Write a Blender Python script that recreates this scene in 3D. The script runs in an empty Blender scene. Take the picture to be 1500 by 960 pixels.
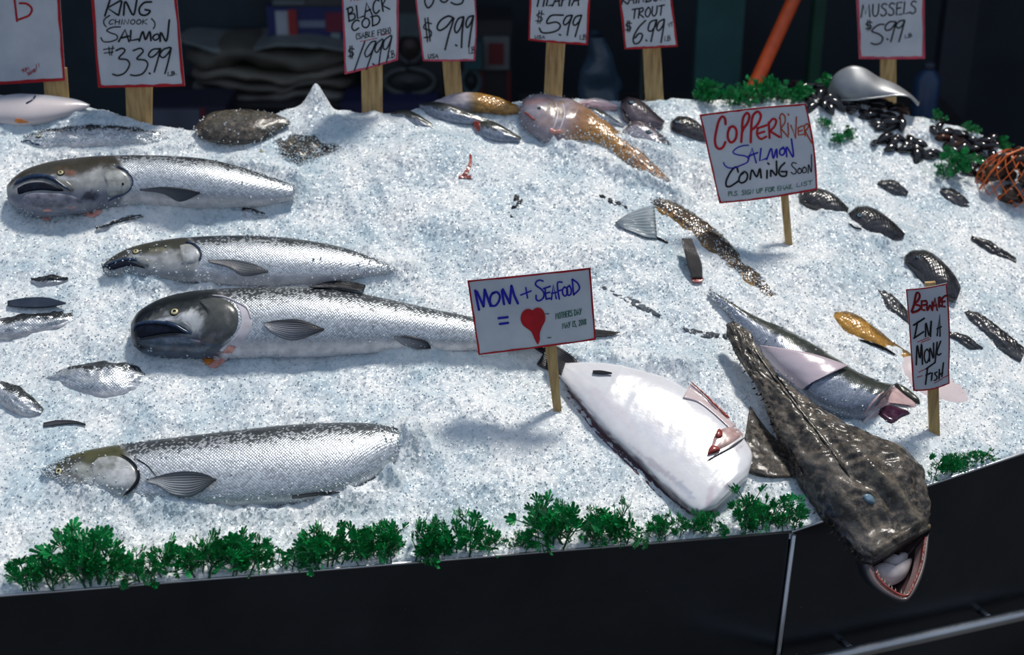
import bpy, math, random
import numpy as np
from mathutils import Vector
from mathutils.bvhtree import BVHTree

# ------------------------------------------------------------------ camera, world, sun, exposure
S = bpy.context.scene
COL = S.collection
PITCH = math.radians(25.0); F = 2100.0; CAM = np.array([0.0, 0.0, 1.75])
cam = bpy.data.cameras.new('camera'); co = bpy.data.objects.new('camera', cam); COL.objects.link(co)
co.location = CAM; co.rotation_euler = (math.pi/2 - PITCH, 0, 0)
cam.sensor_width = 36; cam.lens = F/1500*36; cam.clip_start = 0.05
cam.dof.use_dof = True; cam.dof.focus_distance = 2.27; cam.dof.aperture_fstop = 3.6
S.camera = co
vs = S.view_settings
vs.view_transform = 'Standard'; vs.look = 'None'; vs.gamma = 1; vs.use_curve_mapping = False
vs.exposure = -0.12
W = bpy.data.worlds.new('sky'); S.world = W; W.use_nodes = True
nt = W.node_tree; nt.nodes.clear()
wo = nt.nodes.new('ShaderNodeOutputWorld'); bg = nt.nodes.new('ShaderNodeBackground')
tc = nt.nodes.new('ShaderNodeTexCoord'); sp = nt.nodes.new('ShaderNodeSeparateXYZ'); rp = nt.nodes.new('ShaderNodeValToRGB')
nt.links.new(tc.outputs['Generated'], sp.inputs[0]); nt.links.new(sp.outputs['Z'], rp.inputs[0])
rp.color_ramp.elements[0].position = 0.0; rp.color_ramp.elements[0].color = (0.10, 0.12, 0.15, 1)
rp.color_ramp.elements[1].position = 1.0; rp.color_ramp.elements[1].color = (0.54, 0.66, 0.88, 1)
e = rp.color_ramp.elements.new(0.12); e.color = (0.50, 0.62, 0.82, 1)
nt.links.new(rp.outputs[0], bg.inputs[0]); bg.inputs[1].default_value = 0.56
nt.links.new(bg.outputs[0], wo.inputs[0])
sun = bpy.data.lights.new('sun', 'SUN'); sun.energy = 3.0; sun.angle = math.radians(8); sun.color = (1.0, 0.95, 0.87)
so = bpy.data.objects.new('sun', sun); COL.objects.link(so)
TOSUN = Vector((0.30, 0.33, 1.0)).normalized()
so.rotation_euler = TOSUN.to_track_quat('Z', 'Y').to_euler(); so.location = (1, 1, 4)

# ------------------------------------------------------------------ helpers: rays, noise, objects
R_ = np.array([1.0, 0, 0]); U_ = np.array([0, math.sin(PITCH), math.cos(PITCH)]); FW = np.array([0, math.cos(PITCH), -math.sin(PITCH)])
def ray(u, v):
    return FW + R_*((u-750)/F) - U_*((v-480)/F)
def rays(P):
    P = np.atleast_2d(np.asarray(P, float))
    return FW[None] + np.outer((P[:, 0]-750)/F, R_) - np.outer((P[:, 1]-480)/F, U_)
def on_z(u, v, z):
    d = ray(u, v); return CAM + d*((z-CAM[2])/d[2])
def on_y(u, v, y):
    d = ray(u, v); return CAM + d*((y-CAM[1])/d[1])
def on_plane(P, p0, n):
    d = rays(P); t = ((p0-CAM)@n)/(d@n); return CAM + d*t[:, None]
def project(P):
    d = P-CAM; z = d@FW; return np.stack([750+F*(d@R_)/z, 480-F*(d@U_)/z], -1)

EDGE_Z = 0.55
PA = on_z(30, 872, EDGE_Z); PB = on_z(1160, 780, EDGE_Z); PC = on_z(1470, 675, EDGE_Z)
def unit(v): v = np.asarray(v, float); return v/np.linalg.norm(v)
tA = unit((PB-PA)[:2]); tB = unit((PC-PB)[:2])
nA = np.array([-tA[1], tA[0]]); nB = np.array([-tB[1], tB[0]])
K = 0.445
def base_z(x, y):
    dA = (x-PB[0])*nA[0]+(y-PB[1])*nA[1]; dB = (x-PB[0])*nB[0]+(y-PB[1])*nB[1]
    return EDGE_Z + 0.004 + K*np.minimum(dA, dB)
NA3 = unit([-K*nA[0], -K*nA[1], 1]); NB3 = unit([-K*nB[0], -K*nB[1], 1])
def base_hit(P, h=0.0):
    q = PB + np.array([0, 0, 0.004+h])
    a = on_plane(P, q, NA3); b = on_plane(P, q, NB3)
    ya = np.linalg.norm(a-CAM, axis=1); yb = np.linalg.norm(b-CAM, axis=1)
    return np.where((ya > yb)[:, None], a, b)
def base_n(p):
    dA = (p[0]-PB[0])*nA[0]+(p[1]-PB[1])*nA[1]; dB = (p[0]-PB[0])*nB[0]+(p[1]-PB[1])*nB[1]
    return NA3 if dA < dB else NB3

def vnoise(X, Y, s, seed=0):
    rs = np.random.RandomState(seed); L = rs.rand(256, 256)*2-1
    x = X/s+101.3; y = Y/s+57.7
    xi = np.floor(x).astype(int); yi = np.floor(y).astype(int); fx = x-xi; fy = y-yi
    fx = fx*fx*(3-2*fx); fy = fy*fy*(3-2*fy)
    g = lambda i, j: L[(xi+i) % 256, (yi+j) % 256]
    return (g(0, 0)*(1-fx)+g(1, 0)*fx)*(1-fy)+(g(0, 1)*(1-fx)+g(1, 1)*fx)*fy
def sstep(a, b, x):
    t = np.clip((x-a)/(b-a), 0, 1); return t*t*(3-2*t)
def catmull(P, n):
    P = np.asarray(P, float)
    if len(P) < 3:
        t = np.linspace(0, 1, n)[:, None]; return P[0]*(1-t)+P[-1]*t
    mid = P[:, :4].reshape(len(P), -1, 2).mean(1) if P.shape[1] >= 4 else P
    d = np.r_[0, np.cumsum(np.maximum(1e-9, np.linalg.norm(np.diff(mid, axis=0), axis=1)))]; d /= d[-1]
    m = np.zeros_like(P)
    for i in range(len(P)):
        a = max(0, i-1); b = min(len(P)-1, i+1); m[i] = (P[b]-P[a])/(d[b]-d[a])
    t = np.linspace(0, 1, n); k = np.clip(np.searchsorted(d, t, 'right')-1, 0, len(P)-2)
    h = (d[k+1]-d[k])[:, None]; s = ((t-d[k])[:, None])/h
    return (2*s**3-3*s**2+1)*P[k]+(s**3-2*s**2+s)*h*m[k]+(-2*s**3+3*s**2)*P[k+1]+(s**3-s**2)*h*m[k+1]

WL = {}
def empty(name, loc, label, cat, group=None):
    o = bpy.data.objects.new(name, None); COL.objects.link(o); o.location = [float(c) for c in loc]
    o.empty_display_size = 0.02; WL[o.name] = np.array(loc, float); tag(o, label, cat, group); return o
def tag(o, label=None, cat=None, group=None, kind=None):
    if label: o['label'] = label
    if cat: o['category'] = cat
    if group: o['group'] = group
    if kind: o['kind'] = kind
    return o
def obj(name, V, Fc, m, parent=None, smooth=False, attrs=None, origin=None):
    V = np.asarray(V, float)
    if parent is not None: O = WL[parent.name]
    elif origin is not None: O = np.asarray(origin, float)
    else:
        O = V.mean(0); O[2] = V[:, 2].min()
    me = bpy.data.meshes.new(name)
    Vl = V-O
    if isinstance(Fc, np.ndarray) and Fc.ndim == 2:
        k = Fc.shape[1]; nf = len(Fc)
        me.vertices.add(len(Vl)); me.vertices.foreach_set('co', Vl.astype(np.float32).ravel())
        me.loops.add(nf*k); me.loops.foreach_set('vertex_index', Fc.astype(np.int32).ravel())
        me.polygons.add(nf); me.polygons.foreach_set('loop_start', np.arange(0, nf*k, k, dtype=np.int32))
        me.update(calc_edges=True); me.validate()
    else:
        me.from_pydata([tuple(v) for v in Vl], [], [tuple(int(i) for i in f) for f in Fc]); me.update()
    if smooth: me.polygons.foreach_set('use_smooth', np.ones(len(me.polygons), bool))
    for k, a in (attrs or {}).items():
        a = np.asarray(a, np.float32)
        if a.ndim == 1:
            at = me.attributes.new(k, 'FLOAT', 'POINT'); at.data.foreach_set('value', a)
        elif k == 'col':
            at = me.attributes.new(k, 'FLOAT_COLOR', 'POINT')
            at.data.foreach_set('color', np.c_[a, np.ones(len(a), np.float32)].astype(np.float32).ravel())
        else:
            at = me.attributes.new(k, 'FLOAT_VECTOR', 'POINT'); at.data.foreach_set('vector', a.ravel())
    me.materials.append(m)
    o = bpy.data.objects.new(name, me); COL.objects.link(o)
    if parent is not None:
        o.parent = parent; WL[o.name] = O
    else:
        o.location = O; WL[o.name] = O
    return o
class MB:
    def __init__(s): s.V = []; s.F = []
    def add(s, V, Fc):
        n = len(s.V); s.V += [tuple(v) for v in V]; s.F += [tuple(i+n for i in f) for f in Fc]; return s
    def box(s, c, h, ax=None):
        c = np.asarray(c, float); ax = np.eye(3) if ax is None else np.asarray(ax)
        V = [c+ax[0]*h[0]*i+ax[1]*h[1]*j+ax[2]*h[2]*k for i in (-1, 1) for j in (-1, 1) for k in (-1, 1)]
        return s.add(V, [(0, 1, 3, 2), (4, 6, 7, 5), (0, 4, 5, 1), (2, 3, 7, 6), (0, 2, 6, 4), (1, 5, 7, 3)])
    def tube(s, P, r, k=8, caps=True):
        P = np.asarray(P, float); n = len(P); r = np.broadcast_to(np.asarray(r, float), (n,))
        T = np.gradient(P, axis=0); T /= np.linalg.norm(T, axis=1)[:, None]+1e-12
        up = np.array([0, 0, 1.0]) if abs(T[0][2]) < .9 else np.array([1.0, 0, 0]); V = []
        for i in range(n):
            a = unit(np.cross(T[i], up)+1e-9); b = np.cross(T[i], a)
            for j in range(k):
                t = 2*math.pi*j/k; V.append(P[i]+r[i]*(a*math.cos(t)+b*math.sin(t)))
        Fc = [(i*k+j, i*k+(j+1) % k, (i+1)*k+(j+1) % k, (i+1)*k+j) for i in range(n-1) for j in range(k)]
        if caps: Fc += [tuple(range(k-1, -1, -1)), tuple((n-1)*k+j for j in range(k))]
        return s.add(V, Fc)
    def build(s, name, m, parent=None, smooth=False, origin=None): return obj(name, s.V, s.F, m, parent, smooth, origin=origin)
def grid_faces(n, m, wrap=False):
    i = np.arange(n-1)[:, None]; j = np.arange(m if wrap else m-1)[None]
    j2 = (j+1) % m
    return np.stack([i*m+j+0*i, (i+1)*m+j, (i+1)*m+j2, i*m+j2+0*i], -1).reshape(-1, 4)

# ------------------------------------------------------------------ materials
class NT:
    def __init__(s, name):
        s.m = bpy.data.materials.new(name); s.m.use_nodes = True; s.t = s.m.node_tree; s.t.nodes.clear()
        s.o = s.n('OutputMaterial'); s.b = s.n('BsdfPrincipled'); s.l(s.b.outputs[0], s.o.inputs[0])
    def n(s, t, **k):
        x = s.t.nodes.new('ShaderNode'+t)
        for a, b in k.items(): setattr(x, a, b)
        return x
    def l(s, a, b): s.t.links.new(a, b)
    def set(s, **k):
        for a, b in k.items(): s.b.inputs[a.replace('_', ' ')].default_value = b
    def attr(s, name): return s.n('Attribute', attribute_name=name)
    def noise(s, vec, scale, detail=3, rough=.55):
        x = s.n('TexNoise'); x.inputs['Scale'].default_value = scale; x.inputs['Detail'].default_value = detail; x.inputs['Roughness'].default_value = rough
        if vec is not None: s.l(vec, x.inputs['Vector'])
        return x
    def vor(s, vec, scale, rnd=1.0, feat='F1'):
        x = s.n('TexVoronoi', feature=feat); x.inputs['Scale'].default_value = scale; x.inputs['Randomness'].default_value = rnd
        s.l(vec, x.inputs['Vector']); return x
    def ramp(s, fac, stops):
        x = s.n('ValToRGB'); s.l(fac, x.inputs[0]); cr = x.color_ramp
        while len(cr.elements) < len(stops): cr.elements.new(.5)
        for e, (p, c) in zip(cr.elements, stops):
            e.position = p; e.color = (*c, 1) if isinstance(c, tuple) else (c, c, c, 1)
        return x.outputs[0]
    def math(s, op, a, b=None, c=None):
        x = s.n('Math', operation=op)
        for i, q in enumerate((a, b, c)):
            if q is None: continue
            if isinstance(q, (int, float)): x.inputs[i].default_value = q
            else: s.l(q, x.inputs[i])
        return x.outputs[0]
    def mix(s, fac, a, b, blend='MIX'):
        x = s.n('Mix', data_type='RGBA', blend_type=blend)
        for i, q in ((0, fac), (6, a), (7, b)):
            if isinstance(q, (int, float)): x.inputs[i].default_value = q
            elif isinstance(q, tuple): x.inputs[i].default_value = (*q, 1)
            else: s.l(q, x.inputs[i])
        return x.outputs[2]
    def bump(s, h, st, dist=.002):
        x = s.n('Bump'); x.inputs['Strength'].default_value = st; x.inputs['Distance'].default_value = dist
        s.l(h, x.inputs['Height']); s.l(x.outputs[0], s.b.inputs['Normal']); s.l(x.outputs[0], s.b.inputs['Coat Normal']); return x
    def pos(s): return s.n('TexCoord').outputs['Object']

def plain(name, c, rough=.5, metal=0.0, var=.12, scale=40, bump=.15, dist=.001, spec=.5):
    k = NT(name); nz = k.noise(k.pos(), scale)
    lo = tuple(x*(1-var) for x in c); hi = tuple(min(1, x*(1+var)) for x in c)
    k.l(k.ramp(nz.outputs[0], [(.3, lo), (.7, hi)]), k.b.inputs['Base Color'])
    k.set(Roughness=rough, Metallic=metal); k.b.inputs['Specular IOR Level'].default_value = spec
    if bump: k.bump(nz.outputs[0], bump, dist)
    return k.m

def mk_ice():
    k = NT('crushed_ice'); p = k.pos()
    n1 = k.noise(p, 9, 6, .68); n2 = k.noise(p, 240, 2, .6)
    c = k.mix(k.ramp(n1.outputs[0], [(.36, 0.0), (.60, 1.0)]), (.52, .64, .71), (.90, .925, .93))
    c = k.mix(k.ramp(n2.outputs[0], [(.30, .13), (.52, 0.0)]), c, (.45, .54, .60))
    k.l(c, k.b.inputs['Base Color'])
    v = k.vor(p, 210); v2 = k.vor(p, 480)
    sb = k.n('VectorMath', operation='SUBTRACT'); k.l(v.outputs['Color'], sb.inputs[0]); sb.inputs[1].default_value = (.5, .5, .5)
    sc = k.n('VectorMath', operation='SCALE'); k.l(sb.outputs[0], sc.inputs[0]); sc.inputs['Scale'].default_value = .62
    sb2 = k.n('VectorMath', operation='SUBTRACT'); k.l(v2.outputs['Color'], sb2.inputs[0]); sb2.inputs[1].default_value = (.5, .5, .5)
    sc2 = k.n('VectorMath', operation='SCALE'); k.l(sb2.outputs[0], sc2.inputs[0]); sc2.inputs['Scale'].default_value = .40
    g = k.n('NewGeometry')
    a = k.n('VectorMath', operation='ADD'); k.l(g.outputs['Normal'], a.inputs[0]); k.l(sc.outputs[0], a.inputs[1])
    a2 = k.n('VectorMath', operation='ADD'); k.l(a.outputs[0], a2.inputs[0]); k.l(sc2.outputs[0], a2.inputs[1])
    nn = k.n('VectorMath', operation='NORMALIZE'); k.l(a2.outputs[0], nn.inputs[0]); k.l(nn.outputs[0], k.b.inputs['Normal'])
    k.set(Roughness=.25, IOR=1.31); k.b.inputs['Specular IOR Level'].default_value = .7
    return k.m
def mk_skin(name, silver=(.62, .66, .70), dark=(.022, .028, .033), metal=.55, rough=.33, scale=300, bst=.55, coat=.3, mottle=.55):
    k = NT(name); col = k.attr('col').outputs['Color']; bk = k.attr('bk').outputs['Fac']; sc = k.attr('sc').outputs['Fac']
    mp = k.n('Mapping'); k.l(k.attr('suv').outputs['Vector'], mp.inputs[0]); mp.inputs['Rotation'].default_value = (0, 0, math.pi/4)
    v = k.vor(mp.outputs[0], scale, .3)
    p = k.pos(); n1 = k.noise(p, 60, 4, .6); n2 = k.noise(p, 22, 3)
    sepc = k.n('SeparateColor'); k.l(v.outputs['Color'], sepc.inputs[0])
    r = k.math('MULTIPLY_ADD', sepc.outputs[0], .75, k.math('MULTIPLY', n2.outputs[0], .35))
    isd = k.ramp(k.math('SUBTRACT', bk, r), [(.0, 0.0), (.10, 1.0)])
    sil = k.mix(sepc.outputs[1], tuple(x*.72 for x in silver), tuple(min(1, x*1.25) for x in silver))
    body = k.mix(k.math('MULTIPLY_ADD', isd, .72, k.math('MULTIPLY', k.math('MAXIMUM', bk, 0.0), .26)), sil, dark)
    sk = k.mix(k.ramp(n1.outputs[0], [(.35, 0.0), (.65, mottle)]), col, k.mix(1.0, col, (.42, .43, .46), 'MULTIPLY'))
    base = k.mix(sc, sk, body)
    edge = k.ramp(v.outputs['Distance'], [(.35, 0.0), (.75, .45)])
    base = k.mix(k.math('MULTIPLY', edge, sc), base, (.06, .07, .08))
    k.l(base, k.b.inputs['Base Color'])
    k.l(k.math('MULTIPLY', sc, metal), k.b.inputs['Metallic'])
    k.set(Roughness=rough); k.l(k.math('MULTIPLY_ADD', sc, coat-.12, .12), k.b.inputs['Coat Weight']); k.b.inputs['Coat Roughness'].default_value = .12; k.l(k.math('MULTIPLY_ADD', sc, .25, .25), k.b.inputs['Specular IOR Level'])
    h = k.math('ADD', k.math('MULTIPLY', k.math('MULTIPLY', v.outputs['Distance'], sc), -1.0), k.math('MULTIPLY', n1.outputs[0], .4))
    k.bump(h, bst, .0012)
    return k.m
def mk_flesh(name, mottle=.2, rough=.28, mott_col=(.1, .1, .1), scale=60, bst=.3, coat=.6, dist=.001):
    k = NT(name); col = k.attr('col').outputs['Color']; p = k.pos(); n1 = k.noise(p, scale, 5, .65)
    k.l(k.mix(k.ramp(n1.outputs[0], [(.38, 0.0), (.64, mottle)]), col, mott_col), k.b.inputs['Base Color'])
    k.set(Roughness=rough); k.b.inputs['Coat Weight'].default_value = coat; k.b.inputs['Coat Roughness'].default_value = .1
    k.bump(n1.outputs[0], bst, dist); return k.m
def mk_fin():
    k = NT('fin_membrane'); col = k.attr('col').outputs['Color']; sp_ = k.n('SeparateXYZ'); k.l(k.attr('suv').outputs['Vector'], sp_.inputs[0])
    st = k.math('SINE', k.math('MULTIPLY', sp_.outputs[1], 62.0)); n = k.noise(k.pos(), 70, 4)
    f = k.ramp(k.math('MULTIPLY_ADD', st, .5, k.math('MULTIPLY', n.outputs[0], .8)), [(.2, .5), (.6, 0.0)])
    k.l(k.mix(f, col, (.012, .014, .02)), k.b.inputs['Base Color']); k.set(Roughness=.4); k.b.inputs['Specular IOR Level'].default_value = .3; k.b.inputs['Coat Weight'].default_value = .1; k.b.inputs['Coat Roughness'].default_value = .15
    k.bump(st, .5, .0008); return k.m
def mk_monk():
    k = NT('monkfish_skin'); col = k.attr('col').outputs['Color']; p = k.pos()
    n1 = k.noise(p, 26, 5, .65); n2 = k.noise(p, 95, 5, .7); v = k.vor(p, 60, 1.0)
    c = k.mix(k.ramp(n1.outputs[0], [(.42, 0.0), (.58, .85)]), col, (.014, .012, .012))
    c = k.mix(k.ramp(n2.outputs[0], [(.48, 0.0), (.64, .6)]), c, (.25, .20, .15))
    k.l(c, k.b.inputs['Base Color']); k.set(Roughness=.5); k.b.inputs['Specular IOR Level'].default_value = .25; k.b.inputs['Coat Weight'].default_value = .5; k.b.inputs['Coat Roughness'].default_value = .10
    h = k.math('ADD', k.math('MULTIPLY', n2.outputs[0], .6), k.math('MULTIPLY', v.outputs['Distance'], .7))
    k.bump(h, .75, .0045)
    cb = k.n('Bump'); cb.inputs['Strength'].default_value = .35; cb.inputs['Distance'].default_value = .003; k.l(h, cb.inputs['Height']); k.l(cb.outputs[0], k.b.inputs['Coat Normal']); return k.m
def mk_wood():
    k = NT('stake_wood'); p = k.pos(); mp = k.n('Mapping'); k.l(p, mp.inputs[0]); mp.inputs['Scale'].default_value = (60, 60, 6)
    n = k.noise(mp.outputs[0], 2.2, 5, .6); k.l(k.ramp(n.outputs[0], [(.3, (.30, .17, .06)), (.55, (.55, .36, .15)), (.75, (.66, .47, .22))]), k.b.inputs['Base Color'])
    k.set(Roughness=.6); k.bump(n.outputs[0], .3); return k.m
def mk_steel(name, c=(.30, .31, .33), rough=.36, horiz=True):
    k = NT(name); p = k.pos(); mp = k.n('Mapping'); k.l(p, mp.inputs[0]); mp.inputs['Scale'].default_value = (4, 4, 260) if horiz else (90, 90, 90)
    n = k.noise(mp.outputs[0], 1.5, 4, .7); n2 = k.noise(p, 5, 4, .6); n3 = k.noise(p, 160, 1)
    b = k.mix(n2.outputs[0], tuple(x*.55 for x in c), tuple(min(1, x*1.35) for x in c))
    b = k.mix(k.ramp(n3.outputs[0], [(.80, 0.0), (.83, .5)]), b, (.6, .6, .6))
    k.l(b, k.b.inputs['Base Color']); k.set(Metallic=1.0)
    k.l(k.math('MULTIPLY_ADD', n.outputs[0], .25, rough-.1), k.b.inputs['Roughness'])
    k.bump(n.outputs[0], .08, .0004); return k.m
def mk_card():
    k = NT('laminated_card'); n = k.noise(k.pos(), 14, 4, .6)
    k.l(k.ramp(n.outputs[0], [(.3, (.56, .60, .66)), (.7, (.74, .76, .80))]), k.b.inputs['Base Color'])
    k.set(Roughness=.28); k.b.inputs['Coat Weight'].default_value = .3
    # thin sheet lets sunlight through a little
    k.b.inputs['Transmission Weight'].default_value = 0.0
    return k.m
M = dict(ice=mk_ice(), salmon=mk_skin('salmon_skin'), wood=mk_wood(), steel=mk_steel('brushed_steel', (.085, .095, .11), .30), steelb=mk_steel('bright_steel', (.62, .62, .62), .3),
    flesh=mk_flesh('wet_flesh'), card=mk_card(), pale=mk_flesh('pale_belly', .22, .22, (.55, .50, .54), 30, .35, .32, .0015),
    monk=mk_monk(),
    rock=mk_skin('rockfish_skin', (.040, .038, .045), (.008, .008, .010), .1, .30, 150, 1.0, .35),
    brown=mk_skin('speckled_brown_skin', (.50, .24, .035), (.065, .040, .022), .05, .25, 170, .9, .5),
    cod=mk_skin('grey_green_skin', (.30, .35, .44), (.040, .048, .038), .25, .28, 340, .25, .5),
    red=plain('red_marker', (.50, .01, .02), .4, var=.2), black=plain('black_marker', (.012, .012, .014), .35), blue=plain('blue_marker', (.02, .015, .42), .4),
    green=plain('green_marker', (.0, .13, .07), .4), orange=plain('orange_red_marker', (.52, .07, .01), .4), pinkm=plain('pink_marker_border', (.62, .07, .12), .4, var=.3),
    leaf=plain('plastic_garnish', (.006, .26, .06), .35, var=.45, scale=60, bump=.0), stem=plain('garnish_stem', (.01, .13, .04), .4),
    eyew=plain('eye_iris', (.62, .56, .30), .2, var=.2, scale=300), eyeb=plain('eye_black', (.004, .004, .005), .08), eyeg=plain('cloudy_eye', (.16, .25, .32), .1, var=.4, scale=90),
    mouth=plain('mouth_lining', (.006, .010, .022), .55, var=.5, scale=120, spec=.15), lip=plain('dark_lip', (.02, .045, .10), .25, var=.6, scale=150),
    jaw=mk_flesh('jaw_skin', .6, .3, (.02, .03, .045), 80, .5, .12), gill=mk_flesh('gill_plate_skin', .5, .28, (.03, .035, .035), 60, .5, .15),
    fin=mk_fin(), pinkf=plain('pink_flesh', (.74, .34, .28), .25, var=.3, scale=70), redf=plain('red_flesh', (.30, .05, .04), .2, var=.5, scale=90),
    orangef=plain('orange_flesh', (.80, .26, .05), .3, var=.3, scale=80), whitef=plain('pale_flesh', (.66, .62, .66), .2, var=.15, scale=50),
    mussel=plain('mussel_shell', (.012, .011, .014), .12, var=.6, scale=60, spec=.8), musselb=plain('brown_mussel_shell', (.06, .02, .008), .16, var=.6, scale=60),
    dark=plain('dark_paint', (.010, .014, .020), .6), net=plain('orange_net', (.75, .14, .02), .5), clam=plain('clam_shell', (.05, .026, .015), .3, var=.7, scale=50))
# ------------------------------------------------------------------ setting: floor, back wall, roof slab
def slab(name, lo, hi, m, **kw):
    b = MB(); lo = np.array(lo); hi = np.array(hi); b.box((lo+hi)/2, (hi-lo)/2); o = b.build(name, m, origin=((lo[0]+hi[0])/2, (lo[1]+hi[1])/2, lo[2])); o['kind'] = 'structure'; return o
mfl = plain('asphalt', (.035, .037, .04), .8, var=.4, scale=12, bump=.4)
mwl = plain('dark_blue_wall', (.012, .020, .030), .6, var=.3, scale=3)
mtl = plain('dark_teal_wall', (.012, .045, .045), .6, var=.3, scale=3)
slab('floor', (-8, -6, -.1), (8, 6.5, 0), mfl)
slab('wall_back', (-4, 5.2, 0), (4, 5.35, 3.4), mwl)
slab('wall_left', (-4.1, 3.6, 0), (-4, 5.35, 3.4), mwl)
slab('wall_right', (4, 3.6, 0), (4.1, 5.35, 3.4), mwl)
slab('sun_block_roof', (-4.1, 3.95, 3.4), (4.1, 5.35, 3.5), plain('dark_roof', (.03, .03, .035), .8))  # unseen roof slab, put in to keep the sun off the stall interior

# ------------------------------------------------------------------ crushed ice height field
SIL = [(0, 138), (30, 139), (100, 150), (140, 160), (190, 170), (250, 187), (290, 194), (330, 190), (370, 178), (410, 168), (440, 160), (465, 156), (490, 164), (560, 170), (600, 162), (650, 152), (700, 155), (800, 150), (900, 148), (1000, 146), (1080, 146), (1150, 145), (1230, 152), (1290, 160), (1340, 175), (1400, 190), (1470, 222), (1540, 250)]
rh = base_hit(SIL)
rx = rh[:, 0]; ry = rh[:, 1]
def sil_y(x):
    y = np.interp(x, rx, ry)
    y = np.where(x < rx[0], ry[0]+(x-rx[0])*.2, y); return np.where(x > rx[-1], ry[-1]+(x-rx[-1])*.1, y)
def front_y(x):
    ya = PB[1]+(x-PB[0])*tA[1]/tA[0]; yb = PB[1]+(x-PB[0])*tB[1]/tB[0]
    return np.where(x < PB[0], ya, yb)
# bumps: (u, v, height m, radius along image-x m, radius up-slope m)
LINES = [  # ice heaped along a line: pixels, height, half width
    ([(80, 712), (140, 738), (210, 752), (330, 756), (430, 750), (520, 734), (575, 708)], .013, .016), ([(575, 705), (590, 672), (606, 645)], .020, .020),
    ([(165, 412), (230, 420), (300, 424), (400, 428), (470, 422), (540, 408)], .011, .014), ([(540, 375), (570, 392), (590, 402)], .014, .02), ([(150, 310), (200, 308), (260, 306), (330, 306), (400, 302)], .015, .016), ([(350, 250), (395, 262), (430, 282)], .020, .022),
    ([(560, 524), (610, 528), (680, 526), (760, 520)], .010, .010), ([(40, 224), (120, 226), (200, 222), (280, 214)], .010, .012), ([(0, 190), (60, 186), (110, 172)], .012, .014),
    ([(850, 535), (900, 535), (950, 540), (1000, 552)], .018, .020), ([(1110, 455), (1160, 478), (1210, 510)], .006, .012), ([(1180, 600), (1215, 615), (1245, 630)], .008, .010),
    ([(815, 216), (850, 222), (885, 240), (925, 262)], .022, .020), ([(935, 262), (960, 275), (990, 285)], .016, .016), ([(1050, 380), (1090, 425), (1130, 455)], .006, .012), ([(1230, 500), (1270, 522), (1310, 540)], .008, .012), ([(1245, 345), (1275, 358), (1310, 362)], .009, .010), ([(1330, 400), (1360, 430), (1385, 450)], .010, .012), ([(1175, 312), (1205, 322), (1235, 326)], .010, .010), ([(905, 215), (940, 228), (975, 245)], .012, .012)]
BUMPS = [(465, 158, .040, .022, .030), (620, 245, .028, .11, .06), (520, 190, .012, .09, .04), (640, 215, .012, .06, .03), (980, 240, .018, .07, .04), (1040, 262, .018, .05, .03),
    (940, 215, .010, .06, .04), (740, 560, -.012, .06, .06), (640, 600, .008, .10, .06), (880, 330, .008, .2, .1), (1330, 640, .012, .06, .05), (1230, 345, .014, .08, .04), (1180, 395, .012, .10, .05),
    (330, 205, .012, .07, .02), (120, 175, .010, .1, .03), (560, 300, .010, .12, .05), (900, 470, .008, .10, .05),
    (860, 380, .014, .16, .03), (1000, 620, .0, .1, .1), (1110, 700, .012, .05, .03), (700, 330, .010, .1, .05),
    (1300, 130, .0, .1, .1), (1225, 140, .014, .03, .02), (1350, 200, .016, .05, .03), (1430, 215, .012, .04, .03), (150, 500, .006, .1, .04), (90, 330, -.006, .08, .03),
    # ice heaped over parts of the fish
    (255, 298, .020, .035, .014), (330, 285, .018, .06, .02), (400, 262, .012, .05, .02), (590, 530, .012, .05, .014), (660, 527, .010, .06, .012), (225, 412, .008, .06, .012), (430, 428, -.002, .05, .01),
    (592, 398, .016, .03, .02), (425, 284, .030, .03, .03), (385, 292, .018, .03, .015), (598, 660, .016, .025, .03), (260, 748, .004, .1, .01), (620, 660, .014, .035, .03), (520, 730, .010, .06, .014), (95, 700, .006, .03, .02),
    (945, 420, .006, .1, .02), (985, 540, .014, .09, .03), (1120, 560, .016, .02, .04), (1060, 590, .010, .03, .03), (1075, 640, .004, .02, .02), (1150, 455, .008, .05, .02)]
bp = base_hit([(b[0], b[1]) for b in BUMPS])
LH = [(base_hit(L[0])[:, :2], L[1], L[2]) for L in LINES]
NX, NTT = 720, 460
gx = np.linspace(-1.02, 1.22, NX)[:, None]+np.zeros((1, NTT))
gt = np.linspace(0, 1, NTT)[None]*np.ones((NX, 1))
fy = front_y(gx); sy = sil_y(gx)
gy = fy + gt**0.95*(sy+.28-fy)
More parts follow.
